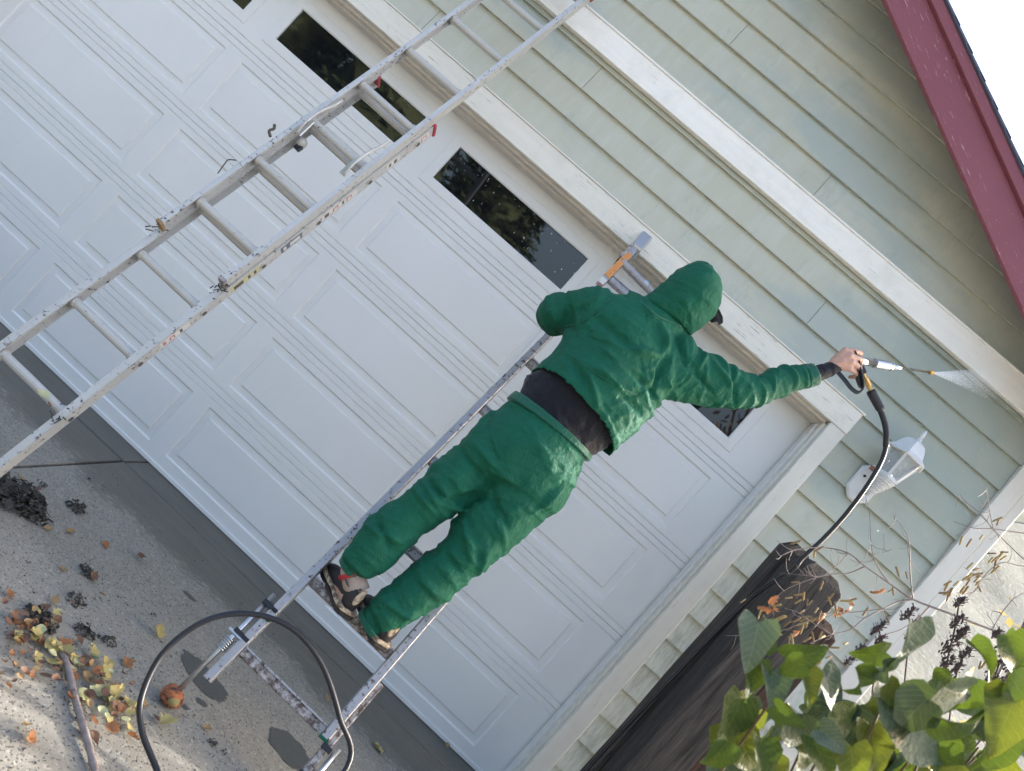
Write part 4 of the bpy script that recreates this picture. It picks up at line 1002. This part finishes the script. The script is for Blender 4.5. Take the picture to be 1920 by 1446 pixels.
MB().tube([at(1629, 724, -.745), at(1636, 738, -.745)], [.0085, .0075], 12).build('brass_fitting', m_brass, gun)
MB().tube([at(1632, 732, -.745), at(1634, 736, -.745), at(1650, 766, -.745), at(1652, 770, -.745)], [.015, .0185, .0175, .014], 12).build('hose_coupling', m_grip, gun, bevel=.001)
HP = [at(1648, 764, -.745), at(1656, 784, -.745), at(1662, 810, -.75), at(1661, 838, -.75), at(1652, 866, -.75), at(1634, 898, -.75), at(1608, 936, -.745), at(1576, 976, -.74), at(1540, 1014, -.74), at(1505, 1046, -.735), at(1482, 1072, -.72)]
HP += [V((.105, -.60, 1.45)), V((.095, -.56, 1.0)), V((.09, -.55, .4)), V((.11, -.75, .03)), V((.2, -1.3, .014)), V((.15, -2.2, .014)), V((-.3, -2.45, .014)), V((-.68, -2.1, .014)), V((-.76, -1.66, .03))]
HP += [at(650, 1440, -1.42), at(636, 1342, -1.42), at(602, 1243, -1.43), at(545, 1177, -1.46), at(468, 1151, -1.50), at(385, 1164, -1.55), at(308, 1222, -1.60), at(266, 1304, -1.64), at(266, 1370, -1.66), at(294, 1444, -1.68)]
HP += [V((HP[-1].x + .03, -1.74, .05)), V((-1.0, -1.98, .012)), V((-.7, -2.6, .012)), V((-.6, -4.2, .012))]
hz = MB().tube(spline(HP, 8), .0086, 10).build('pressure_hose', m_black, None, smooth=True); tag(hz, 'black pressure hose looping over the driveway and up past the lantern to the gun', 'hose')
MB().tube(spline(HP[:4], 6), .0115, 12).build('hose_sleeve', m_black, gun, smooth=True)
# ================================================================== SPRAY, DROPLETS
n0 = at(1752, 699.5, -.436); n1 = at(1866, 720, -.175); ax = (n1 - n0).normalized(); L = (n1 - n0).length
m_mist = Mat('fine_white_water', (.93, .94, .95), .6)
rr = random.Random(2); mb = MB(); s1 = ax.cross(V((0, 0, 1))).normalized(); s2 = ax.cross(s1)
for i in range(20000):
    t = rr.random() ** 1.35; a = rr.uniform(0, 6.28); q = rr.random() ** .5 * (.004 + .075 * t)
    p = n0 + ax * (L * t) + s1 * (q * cos(a) * .7) + s2 * (q * sin(a)); r = rr.uniform(.0003, .0008); e = ax * rr.uniform(.0003, .0012)
    mb.add([p - e, p + s1 * r, p + s2 * r, p - s1 * r, p - s2 * r, p + e], [(0,1,2),(0,2,3),(0,3,4),(0,4,1),(5,2,1),(5,3,2),(5,4,3),(5,1,4)])
sp = mb.build('spray_mist', m_mist); tag(sp, 'cone of fine white water mist leaving the lance nozzle', 'water spray', kind='stuff')
rr = random.Random(21); mb = MB()
def drop(p, d, ln_, r):
    s_ = d.cross(V((0, 1, 0))).normalized() * r; b = d.cross(s_).normalized() * r; mb.add([p - d * ln_, p + s_, p + b, p - s_, p - b, p + d * ln_ * .6], [(0,1,2),(0,2,3),(0,3,4),(0,4,1),(5,2,1),(5,3,2),(5,4,3),(5,1,4)])
for i in range(2200):                                      # splash-back drifting along the upper wall
    u = rr.uniform(1500, 1960); v = rr.uniform(380, 1000); y = rr.uniform(-.7, -.2)
    if rr.random() > min(1, (u - 1420) / 330) * (1.1 - abs(v - 680) / 420): continue
    d = (RX * rr.uniform(-.2, .35) + DN * 1).normalized(); drop(at(u, v, y), d, rr.uniform(.0015, .0055), rr.uniform(.0003, .0008))
for i in range(90):                                       # drops thrown back past the header and the middle pane
    u = rr.uniform(820, 1200); v = rr.uniform(250, 560); d = (RX * .6 + DN * -.8).normalized(); drop(at(u, v, rr.uniform(-.8, -.2)), d, rr.uniform(.002, .009), rr.uniform(.0006, .0012))
for i in range(60):
    u = rr.uniform(700, 1250); t = (u - 700) / 550; drop(at(u, 120 + (u - 700) * .87 + rr.uniform(-70, 60), -.2), V((0, 0, -1)), rr.uniform(.002, .004), rr.uniform(.0007, .0014))
dp = mb.build('water_droplets', m_drop); tag(dp, 'scattered water droplets flying off the wet wall', 'water droplets', kind='stuff')
# ================================================================== WET PATCHES
def patch(cx, cy, rx_, ry_, rot, seed, label):
    rr = random.Random(seed); pts = []
    for k in range(90):
        a = 2 * pi * k / 90; q = 1 + .26 * noise.noise(V((cos(a) * 1.8, sin(a) * 1.8, seed))) + .12 * noise.noise(V((cos(a) * 7, sin(a) * 7, seed))) + .06 * noise.noise(V((cos(a) * 19, sin(a) * 19, seed)))
        x, y = rx_ * q * cos(a), ry_ * q * sin(a); pts.append((cx + x * cos(rot) - y * sin(rot), cy + x * sin(rot) + y * cos(rot), .0022))
    o = MB().add(pts, [tuple(range(90))]).build('wet_patch', m_wetspot); tag(o, label, 'wet patch'); return o
c = on_floor(362, 1248); c2 = on_floor(428, 1290)
patch(c.x + .055, c.y - .01, .115, .062, -.28, 1, 'large dark wet patch on concrete under the foot of the left ladder rail')
c = on_floor(545, 1408); patch(c.x, c.y, .10, .075, -.1, 2, 'rounded dark wet patch on concrete beside the right ladder leg')
c = on_floor(378, 1318); patch(c.x, c.y, .022, .014, .2, 3, 'small oval wet spot right of the rusty orange foot')
c = on_floor(345, 1325); patch(c.x, c.y, .016, .012, .2, 4, 'tiny damp spot touching the rusty orange foot')
c = on_floor(355, 1118); patch(c.x, c.y, .034, .013, .1, 5, 'faint oval damp spot left of the upper screw leg')
# ================================================================== FALLEN LEAVES, STICK, DEBRIS
def leaf_mesh(name, L_, W_, kind, seed, mat, curl=.25):
    rr = random.Random(seed); nx_, ny_ = (13, 9) if kind == 'heart' else (8, 5); vs = []; fs = []
    tw = rr.uniform(-1.2, 1.2); ph = rr.uniform(0, 6)
    for i in range(nx_):
        s = i / (nx_ - 1)
        if kind == 'heart': wv = (1 - s) ** .72 * min(1, (s + .13) / .30) ** .55 * (1.10 - .12 * s) * (1 + .035 * sin(s * 9 + ph))
        elif kind == 'ovate': wv = sin(pi * s ** .8) ** .9
        else: wv = (sin(pi * s ** .7) ** .6) * (1 + .35 * sin(s * 17 + seed))
        for j in range(ny_):
            t = j / (ny_ - 1) * 2 - 1
            x = L_ * s; y = W_ * wv * t
            if kind == 'heart': x -= L_ * .17 * (1 - s) ** 4 * (1 - (1 - abs(t)) ** 2) * 1.0
            if kind == 'heart': z = curl * L_ * (-.75 * (s - .35) ** 2 + .5 * abs(t) ** 1.3 * wv * W_ / L_ * 1.5 - .16 * s ** 3) + L_ * .018 * sin(11 * s + 5 * abs(t) + ph) * (.3 + abs(t)) + tw * .10 * L_ * t * s
            else: z = curl * L_ * (.9 * (s - .4) ** 2 + .55 * abs(t) * wv * W_ / L_ * 1.6) + .02 * L_ * sin(7 * s + 3 * t + seed) + tw * .12 * L_ * t * s
            vs.append((x, y, z))
    for i in range(nx_ - 1):
        for j in range(ny_ - 1):
            a = i * ny_ + j; fs.append((a, a + 1, a + ny_ + 1, a + ny_))
    me = bpy.data.meshes.new(name); me.from_pydata(vs, [], fs)
    for p in me.polygons: p.use_smooth = True
    me.materials.append(getattr(mat, 'm', mat)); return me
FK = {'yellow': (m_ylw, 'maple', .055, .024), 'tan': (m_tan, 'ovate', .036, .013), 'brown': (m_brn, 'ovate', .042, .015), 'pale': (m_pale, 'ovate', .05, .021), 'orange': (m_orl, 'maple', .04, .016)}
LM = {k: [leaf_mesh('fallen_leaf', L_ , W_, kd, s, mt, .15 + .2 * s) for s in range(4)] for k, (mt, kd, L_, W_) in FK.items()}
rr = random.Random(33)
def fallen(u, v, kind, label, group=None, sc=1.0, z=.004, xy=None):
    p = on_floor(u, v, 0) if xy is None else V((xy[0], xy[1], 0))
    o = bpy.data.objects.new('fallen_leaf', rr.choice(LM[kind])); COL.objects.link(o)
    o.location = (p.x, p.y, z + .006); o.rotation_euler = (rr.uniform(-.45, .45), rr.uniform(-.35, .35), rr.uniform(0, 6.28)); s_ = sc * rr.uniform(.75, 1.15); o.scale = (s_, s_, s_)
    tag(o, label, 'leaf', group); return o
SING = [(110, 1072, 'tan', 'pale tan leaf lying alone in the middle of the bare concrete'), (192, 1018, 'orange', 'rust orange leaf on concrete above the pale tan one'), (95, 998, 'tan', 'light tan leaf beside the dark debris heap'), (135, 998, 'tan', 'small amber leaf just right of the light tan leaf by the heap'),
 (165, 1092, 'brown', 'brown leaf under the black curled debris clump'), (180, 1115, 'tan', 'pale round leaf right of the black twig tuft'), (292, 1200, 'yellow', 'yellow ochre leaf left of the hose arch'), (97, 1137, 'tan', 'thin curled ochre leaf beside the grey shadowed clump'), (12, 1112, 'orange', 'orange leaf at the left picture edge on concrete'),
 (240, 1365, 'yellow', 'torn yellow leaf just left of the hose below the stick'), (295, 1365, 'yellow', 'pale crumpled leaf inside the hose arch below the rusty foot'), (393, 1374, 'tan', 'tan leaf on the sunlit streak between the wet patches'), (610, 1320, 'tan', 'small tan leaf right of the bare lowest ladder rung'), (697, 1397, 'yellow', 'yellow leaf on damp concrete near the lower right ladder leg'),
 (237, 1240, 'orange', 'small orange leaf at the edge of the sunlit streak'), (268, 1050, 'brown', 'small red brown leaf near the damp band'), (40, 905, 'tan', 'pale leaf beside the cross joint in the slab'), (60, 925, 'brown', 'brown curled leaf just below the cross joint'), (62, 1388, 'orange', 'orange leaf on blurred concrete left of the stick'), (50, 1365, 'tan', 'tan leaf above the orange one left of the stick'), (165, 1375, 'brown', 'brown round leaf right of the stick end')]
for u, v, k, lab in SING: fallen(u, v, k, lab, 'fallen leaves scattered on the concrete')
gl = {'yellow': 'yellow fallen leaf in the drift of leaves along the stick', 'tan': 'tan fallen leaf in the drift along the stick', 'brown': 'brown fallen leaf in the drift along the stick', 'pale': 'pale green fallen leaf in the drift along the stick', 'orange': 'orange fallen leaf in the drift along the stick'}
for i in range(135):
    t = rr.random() ** .8; u = 20 + 215 * t + rr.gauss(0, 26); v = 1165 + 160 * t + rr.gauss(0, 26) + (20 if t > .8 else 0)
    k = rr.choice(['yellow', 'yellow', 'pale', 'tan', 'brown', 'brown', 'orange']); fallen(u, v, k, gl[k], k + ' leaves in the drift', rr.uniform(.45, .95), rr.uniform(.004, .022))
for i in range(40):
    u = rr.uniform(0, 70); v = rr.uniform(1150, 1290); k = rr.choice(['brown', 'brown', 'tan', 'orange']); fallen(u, v, k, gl[k], k + ' leaves in the drift', rr.uniform(.4, .8), rr.uniform(.004, .014))
fallen(0, 0, 'tan', 'dry tan leaf caught at the foot of the garage door', None, .9, .012, (-.31, -.03))
c = on_floor(118, 764); 
for k_, lab in (('pale', 'pale yellow leaf stuck on the lowest rung of the tall ladder'), ('brown', 'brown leaf wedged beside the pale one on the lowest rung')):
    o = fallen(0, 0, k_, lab, None, .8); p = E(-.02, 1, -.03, -.02); o.location = p + V((rr.uniform(-.015, .015), -.012, rr.uniform(0, .012)))
st = [on_floor(98, 1205), on_floor(118, 1258), on_floor(135, 1320), on_floor(150, 1380), on_floor(168, 1440), on_floor(178, 1500)]
o = MB().tube(spline([V((p.x, p.y, .014 + .004 * (i % 2))) for i, p in enumerate(st)], 6), [.0095 + .002 * noise.noise(V((i * .7, 0, 0))) for i in range(31)], 7).build('dead_stick', m_twig, None, smooth=True, origin='c'); tag(o, 'dead grey brown stick lying across the leaf drift', 'stick')
def clump(u, v, r, seed, label, n_=26, tall=.5):
    rr = random.Random(seed); p = on_floor(u, v); mb = MB()
    for i in range(n_):
        a = rr.uniform(0, 6.28); d = r * rr.random() ** .6; q = V((p.x + d * cos(a), p.y + d * sin(a), rr.uniform(.003, r * tall))); e = V((rr.uniform(-1, 1), rr.uniform(-1, 1), rr.uniform(-.35, .5))).normalized() * rr.uniform(.2, .6) * r
        if i % 4 == 0: mb.ball(q, (r * rr.uniform(.08, .2), r * rr.uniform(.06, .16), r * rr.uniform(.05, .12)), 6, 4)
        elif i % 4 == 1: mb.tube([q - e, q + V((0, 0, .15 * r)) , q + e], [.0012, .0022, .001], 4)
        else:
            f_ = V((e.y, -e.x, rr.uniform(-.5, .5) * r)).normalized() * r * .22; mb.add([q - e * .6, q + f_, q + e * .6, q - f_], [(0, 1, 2, 3)])
    o = mb.build('debris_clump', m_debris, None, origin='c'); tag(o, label, 'debris', 'dark gutter debris on the concrete'); return o
clump(25, 935, .10, 1, 'big dark heap of wet gutter debris at the left picture edge', 150, .35); clump(60, 965, .06, 11, 'low spill of debris at the lower end of the big heap', 60, .3)
clump(162, 1075, .034, 2, 'black curled debris clump on bare concrete above a brown leaf', 40)
clump(140, 1127, .034, 3, 'black twig tuft left of the pale round leaf', 30); clump(70, 1165, .055, 4, 'fuzzy dark clump at the upper edge of the leaf drift', 80, .3)
clump(160, 1187, .04, 5, 'dark clump mixed with brown leaves right of the drift', 40); clump(140, 955, .042, 6, 'loose dark twiggy clump right of the big heap', 40); clump(78, 910, .022, 7, 'small dark scrap above the big heap', 20)
clump(285, 1155, .014, 8, 'tiny black scrap near the hose arch', 10); clump(395, 1395, .022, 9, 'black crumb of debris below the tan leaf on the streak', 22); clump(417, 1412, .013, 10, 'smaller black crumb right of the first below the streak', 10); clump(205, 1205, .03, 12, 'sparse dark scraps right of the drift', 26, .2); clump(168, 900, .014, 13, 'dark crumb close to the damp band', 8)
rr = random.Random(8); mb = MB()
for i in range(1500):                                     # grit and leaf crumbs
    u = rr.uniform(-60, 520); v = rr.uniform(850, 1500)
    p = on_floor(u, v)
    if p.y > -.35: continue
    s_ = rr.uniform(.0012, .0045) * (1.5 if rr.random() < .08 else 1); a = rr.uniform(0, 6.28)
    mb.add([(p.x + s_ * cos(a), p.y + s_ * sin(a), .001), (p.x - s_ * sin(a) * .6, p.y + s_ * cos(a) * .6, .003), (p.x - s_ * cos(a), p.y - s_ * sin(a), .001), (p.x + s_ * sin(a) * .5, p.y - s_ * cos(a) * .5, .0035)], [(0, 1, 2, 3)])
o = mb.build('grit', m_debris); tag(o, 'specks of grit and leaf crumbs on the driveway', 'grit', kind='stuff')
# ================================================================== LILAC (near, bottom right)
li = empty('lilac_shrub', (.0, -2.45, -.02)); tag(li, 'leafy lilac shrub with big heart shaped green leaves close to the camera', 'shrub')
LK = {'g': m_leafg, 'b': m_leafb, 's': m_leafs}
HM_ = {k: [leaf_mesh('leaf', 1.0, .43, 'heart', s * 3 + 1, mt, .30 + .22 * s) for s in range(5)] for k, mt in LK.items()}
rr = random.Random(14)
def lleaf(u, v, size, ang, kind, y, tilt=None):
    base = at(u, v, y); dep = (base - CW).dot(FW)
    Lm = size * dep / F_PX
    d = (RX * cos(radians(ang)) + DN * sin(radians(ang)))
    nrm = -FW; til = tilt if tilt is not None else (rr.uniform(-.75, .75), rr.uniform(-.8, .8))
    x_ = (d + nrm * til[0]).normalized(); z_ = (nrm + d.cross(nrm) * til[1]); z_ = (z_ - x_ * z_.dot(x_)).normalized(); y_ = z_.cross(x_)
    o = bpy.data.objects.new('leaf', rr.choice(HM_[kind])); COL.objects.link(o)
    m = Matrix((x_, y_, z_)).transposed().to_4x4(); m = m @ Matrix.Diagonal((Lm * 1.02, Lm * 1.02, Lm * 1.02, 1)); m.translation = base - x_ * (Lm * .5)
    o.matrix_basis = m; setpar(o, li); return base
LL = [(1412,1215,95,110,'s'),(1438,1182,60,-60,'g'),(1412,1280,75,110,'g'),(1450,1308,85,95,'s'),(1515,1228,80,-15,'g'),(1556,1300,85,80,'s'),(1690,1225,120,105,'s'),(1630,1228,62,170,'g'),(1592,1345,115,10,'g'),(1368,1362,105,120,'g'),(1400,1412,115,60,'b'),(1512,1386,100,75,'s'),(1705,1345,100,110,'s'),(1800,1300,125,25,'s'),(1640,1420,110,90,'b'),(1706,1372,150,70,'s'),(1890,1290,150,115,'g'),(1880,1362,130,140,'b'),(1850,1412,150,100,'g'),(1806,1358,90,5,'g'),(1566,1392,65,40,'s'),(1612,1285,70,80,'g'),(1745,1402,120,40,'s'),(1652,1262,60,90,'s'),(1519,1292,62,90,'b'),(1480,1345,60,30,'g'),(1430,1440,90,100,'g'),(1545,1430,90,70,'g'),(1600,1450,90,100,'b'),(1770,1455,110,80,'g'),(1905,1235,90,70,'g'),(1850,1240,70,60,'g'),(1675,1310,65,60,'b'),(1480,1255,58,140,'g'),(1340,1420,70,130,'g')]
cores = []
for u, v, s_, a, k in LL: cores.append(lleaf(u, v, s_, a, k, rr.uniform(-2.72, -2.5)))
for i in range(60):
    u = rr.uniform(1360, 1935); v = rr.uniform(1290, 1500) + max(0, (1500 - u)) * .35
    cores.append(lleaf(u, v, rr.uniform(50, 95), rr.uniform(20, 160), rr.choice('ggbs'), rr.uniform(-2.5, -2.2)))
for i in range(24):
    u = rr.uniform(1400, 2250); v = rr.uniform(1470, 1700); cores.append(lleaf(u, v, rr.uniform(70, 120), rr.uniform(20, 160), rr.choice('ggbs'), rr.uniform(-2.7, -2.3)))
for i, q in enumerate([c_ for c_ in cores if (c_ - CW).dot(RX) / (c_ - CW).dot(FW) > .37][::4]):
    r0 = V((.12 + rr.uniform(-.1, .25), -2.4 + rr.uniform(-.1, .1), -.05)); mid = r0.lerp(q, .6) + V((rr.uniform(-.1, .1), .06, rr.uniform(-.12, .06)))
    MB().tube(spline([r0, mid, q + V((0, .02, 0))], 6), [.0048 - .0030 * k / 12 for k in range(13)], 6).build('stem', m_stem, li, smooth=True)
# ================================================================== BARE BIRCH TWIGS
bi = empty('birch_sapling', (.62, -1.15, -.02)); tag(bi, 'nearly bare birch sapling with hanging catkins in front of the corner board', 'sapling')
rr = random.Random(4); tw = MB()
BR = [([(1990,1225),(1920,1200),(1860,1181),(1780,1150),(1712,1124),(1668,1094),(1622,1062),(1590,1037),(1545,1027),(1495,1030),(1465,1042)], .0052, .0012),
 ([(1712,1124),(1685,1128),(1655,1142),(1620,1160),(1595,1180),(1560,1190),(1520,1205)], .003, .001), ([(1712,1124),(1707,1080),(1706,1040),(1703,1010),(1690,985),(1676,972)], .0026, .0008),
 ([(1668,1094),(1650,1070),(1637,1040),(1632,1000),(1630,960),(1622,930)], .0022, .0007), ([(1622,1062),(1590,1075),(1550,1078),(1510,1090),(1470,1108),(1440,1140)], .0024, .0008),
 ([(1980,1010),(1920,1000),(1862,992),(1825,990),(1795,980),(1788,977)], .0026, .0009), ([(1960,1085),(1905,1035),(1862,992),(1840,965),(1808,938),(1800,928)], .0022, .0009), ([(1862,992),(1856,960),(1850,925),(1847,918)], .0016, .0008),
 ([(1980,1060),(1920,1062),(1880,1055),(1850,1075),(1825,1110),(1790,1135)], .0022, .0008), ([(1860,1181),(1878,1150),(1890,1135),(1905,1120),(1960,1090)], .002, .001), ([(1878,1150),(1862,1146),(1852,1152),(1860,1165),(1872,1190)], .0016, .0008),
 ([(1655,1142),(1600,1148),(1555,1150),(1500,1170),(1440,1190),(1360,1192)], .0018, .0007), ([(1560,1190),(1530,1172),(1500,1150),(1470,1140)], .0014, .0007), ([(1745,1135),(1720,1160),(1690,1180),(1660,1190),(1640,1200)], .0026, .001), ([(1590,1037),(1570,1060),(1540,1080),(1500,1078),(1460,1075)], .0014, .0006), ([(1637,1040),(1660,1035),(1672,1030)], .001, .0006), ([(1780,1150),(1800,1175),(1830,1205)], .0014, .0006)]
ENDS = []
for px, r0, r1 in BR:
    yy = -1.15 + rr.uniform(-.03, .03); P = spline([at(u, v, yy + .02 * math.sin(i * 1.7)) for i, (u, v) in enumerate(px)], 4); n_ = len(P)
    tw.tube(P, [r0 + (r1 - r0) * i / (n_ - 1) for i in range(n_)], 5); ENDS += P[n_ // 3::3]
q0 = at(1990, 1225, -1.15); tw.tube(spline([q0, V((q0.x + .14, -1.12, .8)), V((q0.x + .2, -1.1, .3)), V((q0.x + .2, -1.1, -.05))], 5), [.006 + .0008 * i for i in range(16)], 6)
for q in ((1980, 1010), (1980, 1060), (1960, 1085)): s_ = at(*q, -1.15); tw.tube(spline([s_, s_ + V((.1, .01, -.25)), V((q0.x + .2, -1.1, .55))], 4), [.003 + .0004 * i for i in range(9)], 5)
for i in range(110):
    p = rr.choice(ENDS); d = (RX * rr.uniform(-1, .4) + DN * rr.uniform(-1, .8) + FW * rr.uniform(-.6, .6)).normalized() * rr.uniform(.02, .07)
    tw.tube(spline([p, p + d * .5 + DN * .006, p + d + RX * rr.uniform(-.01, .01)], 3), [.0011, .001, .001, .0009, .0009, .0008, .0007], 4)
tw.build('branches', m_twig, bi, smooth=True)
ck = MB().tube([(0, 0, 0), (0, 0, -.003), (0, 0, -.03), (0, 0, -.036)], [.0015, .0036, .0034, .001], 7).build('catkin', m_catkin, None, smooth=True); bpy.data.objects.remove(bpy.data.objects[ck.name]); ckm = [m for m in bpy.data.meshes if m.name.startswith('catkin')][-1]
def catkin(u, v, y=None, sc=None):
    o = bpy.data.objects.new('catkin', ckm); COL.objects.link(o); o.location = at(u, v, y if y else -1.15 + rr.uniform(-.05, .05)); o.rotation_euler = (rr.uniform(-.8, .8), rr.uniform(-.9, .9), 0); s_ = sc or rr.uniform(.7, 1.15); o.scale = (s_, s_, s_); setpar(o, bi)
for i in range(46): catkin(rr.gauss(1520, 48), rr.gauss(1152, 30))
for i in range(30): t = rr.random(); catkin(1780 + 105 * t + rr.gauss(0, 8), 1112 - 78 * t + rr.gauss(0, 10))
for u, v in ((1805,1005),(1822,1010),(1843,1003),(1873,975),(1880,970),(1712,1118),(1662,1155),(1675,1105),(1502,1014),(1528,1032),(1545,1025),(1680,1062),(1698,1072),(1840,1240),(1850,1238),(1560,1230),(1575,1215),(1590,1205),(1540,1240)): catkin(u, v)
dl = leaf_mesh('dry_leaf', .05, .016, 'maple', 5, m_orl, .8)
for u, v in ((1448,1142),(1440,1132),(1455,1150),(1590,1130),(1600,1140),(1582,1142),(1662,1110),(1552,1152),(1500,1186)):
    o = bpy.data.objects.new('dry_leaf', dl); COL.objects.link(o); o.location = at(u, v, -1.15); o.rotation_euler = (rr.uniform(0, 6), rr.uniform(0, 6), rr.uniform(0, 6)); s_ = rr.uniform(.7, 1.1); o.scale = (s_, s_, s_); setpar(o, bi)
# ================================================================== DRIED FLOWER STALKS
def stalk(px, y, heads, seed, label):
    rr = random.Random(seed); P = spline([at(u, v, y) for u, v in px], 6); b = P[-1]
    t = empty('dried_flower_stalk', (b.x, b.y, 0)); tag(t, label, 'dry plant', 'dry seed head stalks behind the lilac')
    P2 = P + [V((b.x + .02, b.y, b.z * .5)), V((b.x + .03, b.y + .02, -.05))]
    MB().tube(P2, .0022, 5).build('stem', m_seed, t, smooth=True)
    for (u, v, ln_, wd) in heads:
        c_ = at(u, v, y); mb = MB(); dep = (c_ - CW).dot(FW); Lh, Wh = ln_ * dep / F_PX, wd * dep / F_PX
        for i in range(int(26 + ln_ * .7)):
            s = rr.uniform(-.5, .5); rad = Wh * .5 * (1 - abs(s) * 1.3) * rr.random() ** .5; a = rr.uniform(0, 6.28)
            q = c_ + V((.10, 0, 1)).normalized() * (Lh * s) + V((cos(a) * rad, sin(a) * rad, 0)); mb.ball(q, (.0026, .0026, .0045), 5, 3)
            if i % 2: e = V((cos(a), sin(a), .8)).normalized() * .009; mb.add([q, q + e + V((.002, 0, 0)), q + e * 1.4, q + e - V((.002, 0, 0))], [(0, 1, 2, 3)])
        mb.build('seed_head', m_seed, t)
stalk([(1800,1122),(1790,1180),(1778,1230),(1768,1290),(1755,1380)], -1.75, [(1800,1128,26,12),(1795,1165,34,16),(1784,1205,56,26),(1802,1188,36,16),(1770,1272,46,38),(1776,1240,30,20)], 1, 'tall dry seed stalk crossing the pale gravel bank')
stalk([(1915,1180),(1890,1215),(1872,1250),(1858,1300),(1845,1380)], -1.9, [(1905,1195,50,20),(1884,1222,60,36),(1872,1258,60,40),(1868,1188,22,12),(1858,1290,50,30)], 2, 'thick dark dry seed stalk at the right picture edge')
stalk([(1702,1145),(1706,1180),(1700,1240),(1690,1340)], -1.7, [(1702,1150,34,14),(1720,1172,34,18),(1706,1190,22,10)], 3, 'short dry seed stalk in front of the corner board')
stalk([(1646,1175),(1650,1200),(1640,1260),(1630,1350)], -1.7, [(1646,1178,36,12),(1650,1200,22,12),(1602,1228,50,14)], 4, 'slim dry seed stalk left of the corner board')
stalk([(1810,1222),(1792,1270),(1780,1350)], -1.8, [(1810,1224,24,20),(1797,1250,18,12)], 5, 'small dry seed stalk between the two tall ones')
# ================================================================== SHRUBBERY TO THE RIGHT OF THE PICTURE (shades the driveway)
def shrub(x, y, h, r, n_, seed, label, mat=m_leafg):
    rr = random.Random(seed); t = empty('garden_shrub', (x, y, -.02)); tag(t, label, 'shrub'); mb = MB(); ms = MB()
    for i in range(12):
        a = rr.uniform(0, 6.28); tp = V((x + r * .7 * cos(a), y + r * .7 * sin(a), h * rr.uniform(.5, .95))); ms.tube(spline([V((x + .05 * cos(a), y + .05 * sin(a), -.05)), V((x + r * .3 * cos(a), y + r * .3 * sin(a), h * .4)), tp], 4), [.014 - .0012 * k for k in range(9)], 5)
    for i in range(n_):
        a = rr.uniform(0, 6.28); zz = h * (.12 + .88 * rr.random()); R_ = r * (1 - (zz / h) ** 2 * .55) * (.8 + .35 * noise.noise(V((a * 1.3, zz * 2, seed)))); d = R_ * rr.random() ** .45
        p = V((x + d * cos(a), y + d * sin(a), zz)); e = V((rr.uniform(-1, 1), rr.uniform(-1, 1), rr.uniform(-1, .3))).normalized() * .05; f_ = e.cross(V((rr.uniform(-1, 1), rr.uniform(-1, 1), 1))).normalized() * .022
        mb.add([p, p + e * .5 + f_, p + e, p + e * .5 - f_], [(0, 1, 2, 3)])
    ms.build('stem', m_stem, t); mb.build('foliage', mat, t)
shrub(2.1, -1.35, 1.9, .75, 2600, 1, 'leafy garden shrub right of the house corner')
shrub(1.6, -2.6, 1.3, .7, 2000, 2, 'low leafy garden shrub right of the lilac')

bq = empty('shade_birch', (2.15, -.05, -.02)); tag(bq, 'added unseen birch tree shading the driveway from beyond the garage corner', 'tree')  # added out of view to throw dappled shade on the lower driveway
rr = random.Random(77); mb = MB(); ml = MB(); mb.tube(spline([(2.15, -.05, -.05), (2.2, .0, 1.2), (2.1, .05, 2.6), (2.15, 0, 3.6)], 4), [.05 - .0035 * i for i in range(13)], 8)
for i in range(60):
    z = rr.uniform(.7, 3.4); a = rr.uniform(0, 6.28); r_ = .85 * (1 - abs(z - 1.7) / 2.6); b_ = V((2.16, 0, z)); t_ = b_ + V((r_ * cos(a), r_ * sin(a), rr.uniform(.1, .4))); mb.tube(spline([b_, b_.lerp(t_, .5) + V((0, 0, .05)), t_], 3), [.008 - .001 * k for k in range(7)], 4)
    for k in range(26):
        p = b_.lerp(t_, rr.uniform(.25, 1.1)) + V((rr.uniform(-.14, .14), rr.uniform(-.14, .14), rr.uniform(-.2, .1))); e = V((rr.uniform(-1, 1), rr.uniform(-1, 1), rr.uniform(-1, .2))).normalized() * .055; f_ = e.cross(V((rr.uniform(-1, 1), rr.uniform(-1, 1), 1))).normalized() * .02
        ml.add([p, p + e * .5 + f_, p + e, p + e * .5 - f_], [(0, 1, 2, 3)])
mb.build('trunk', m_twig, bq); ml.build('crown', m_ylw, bq)
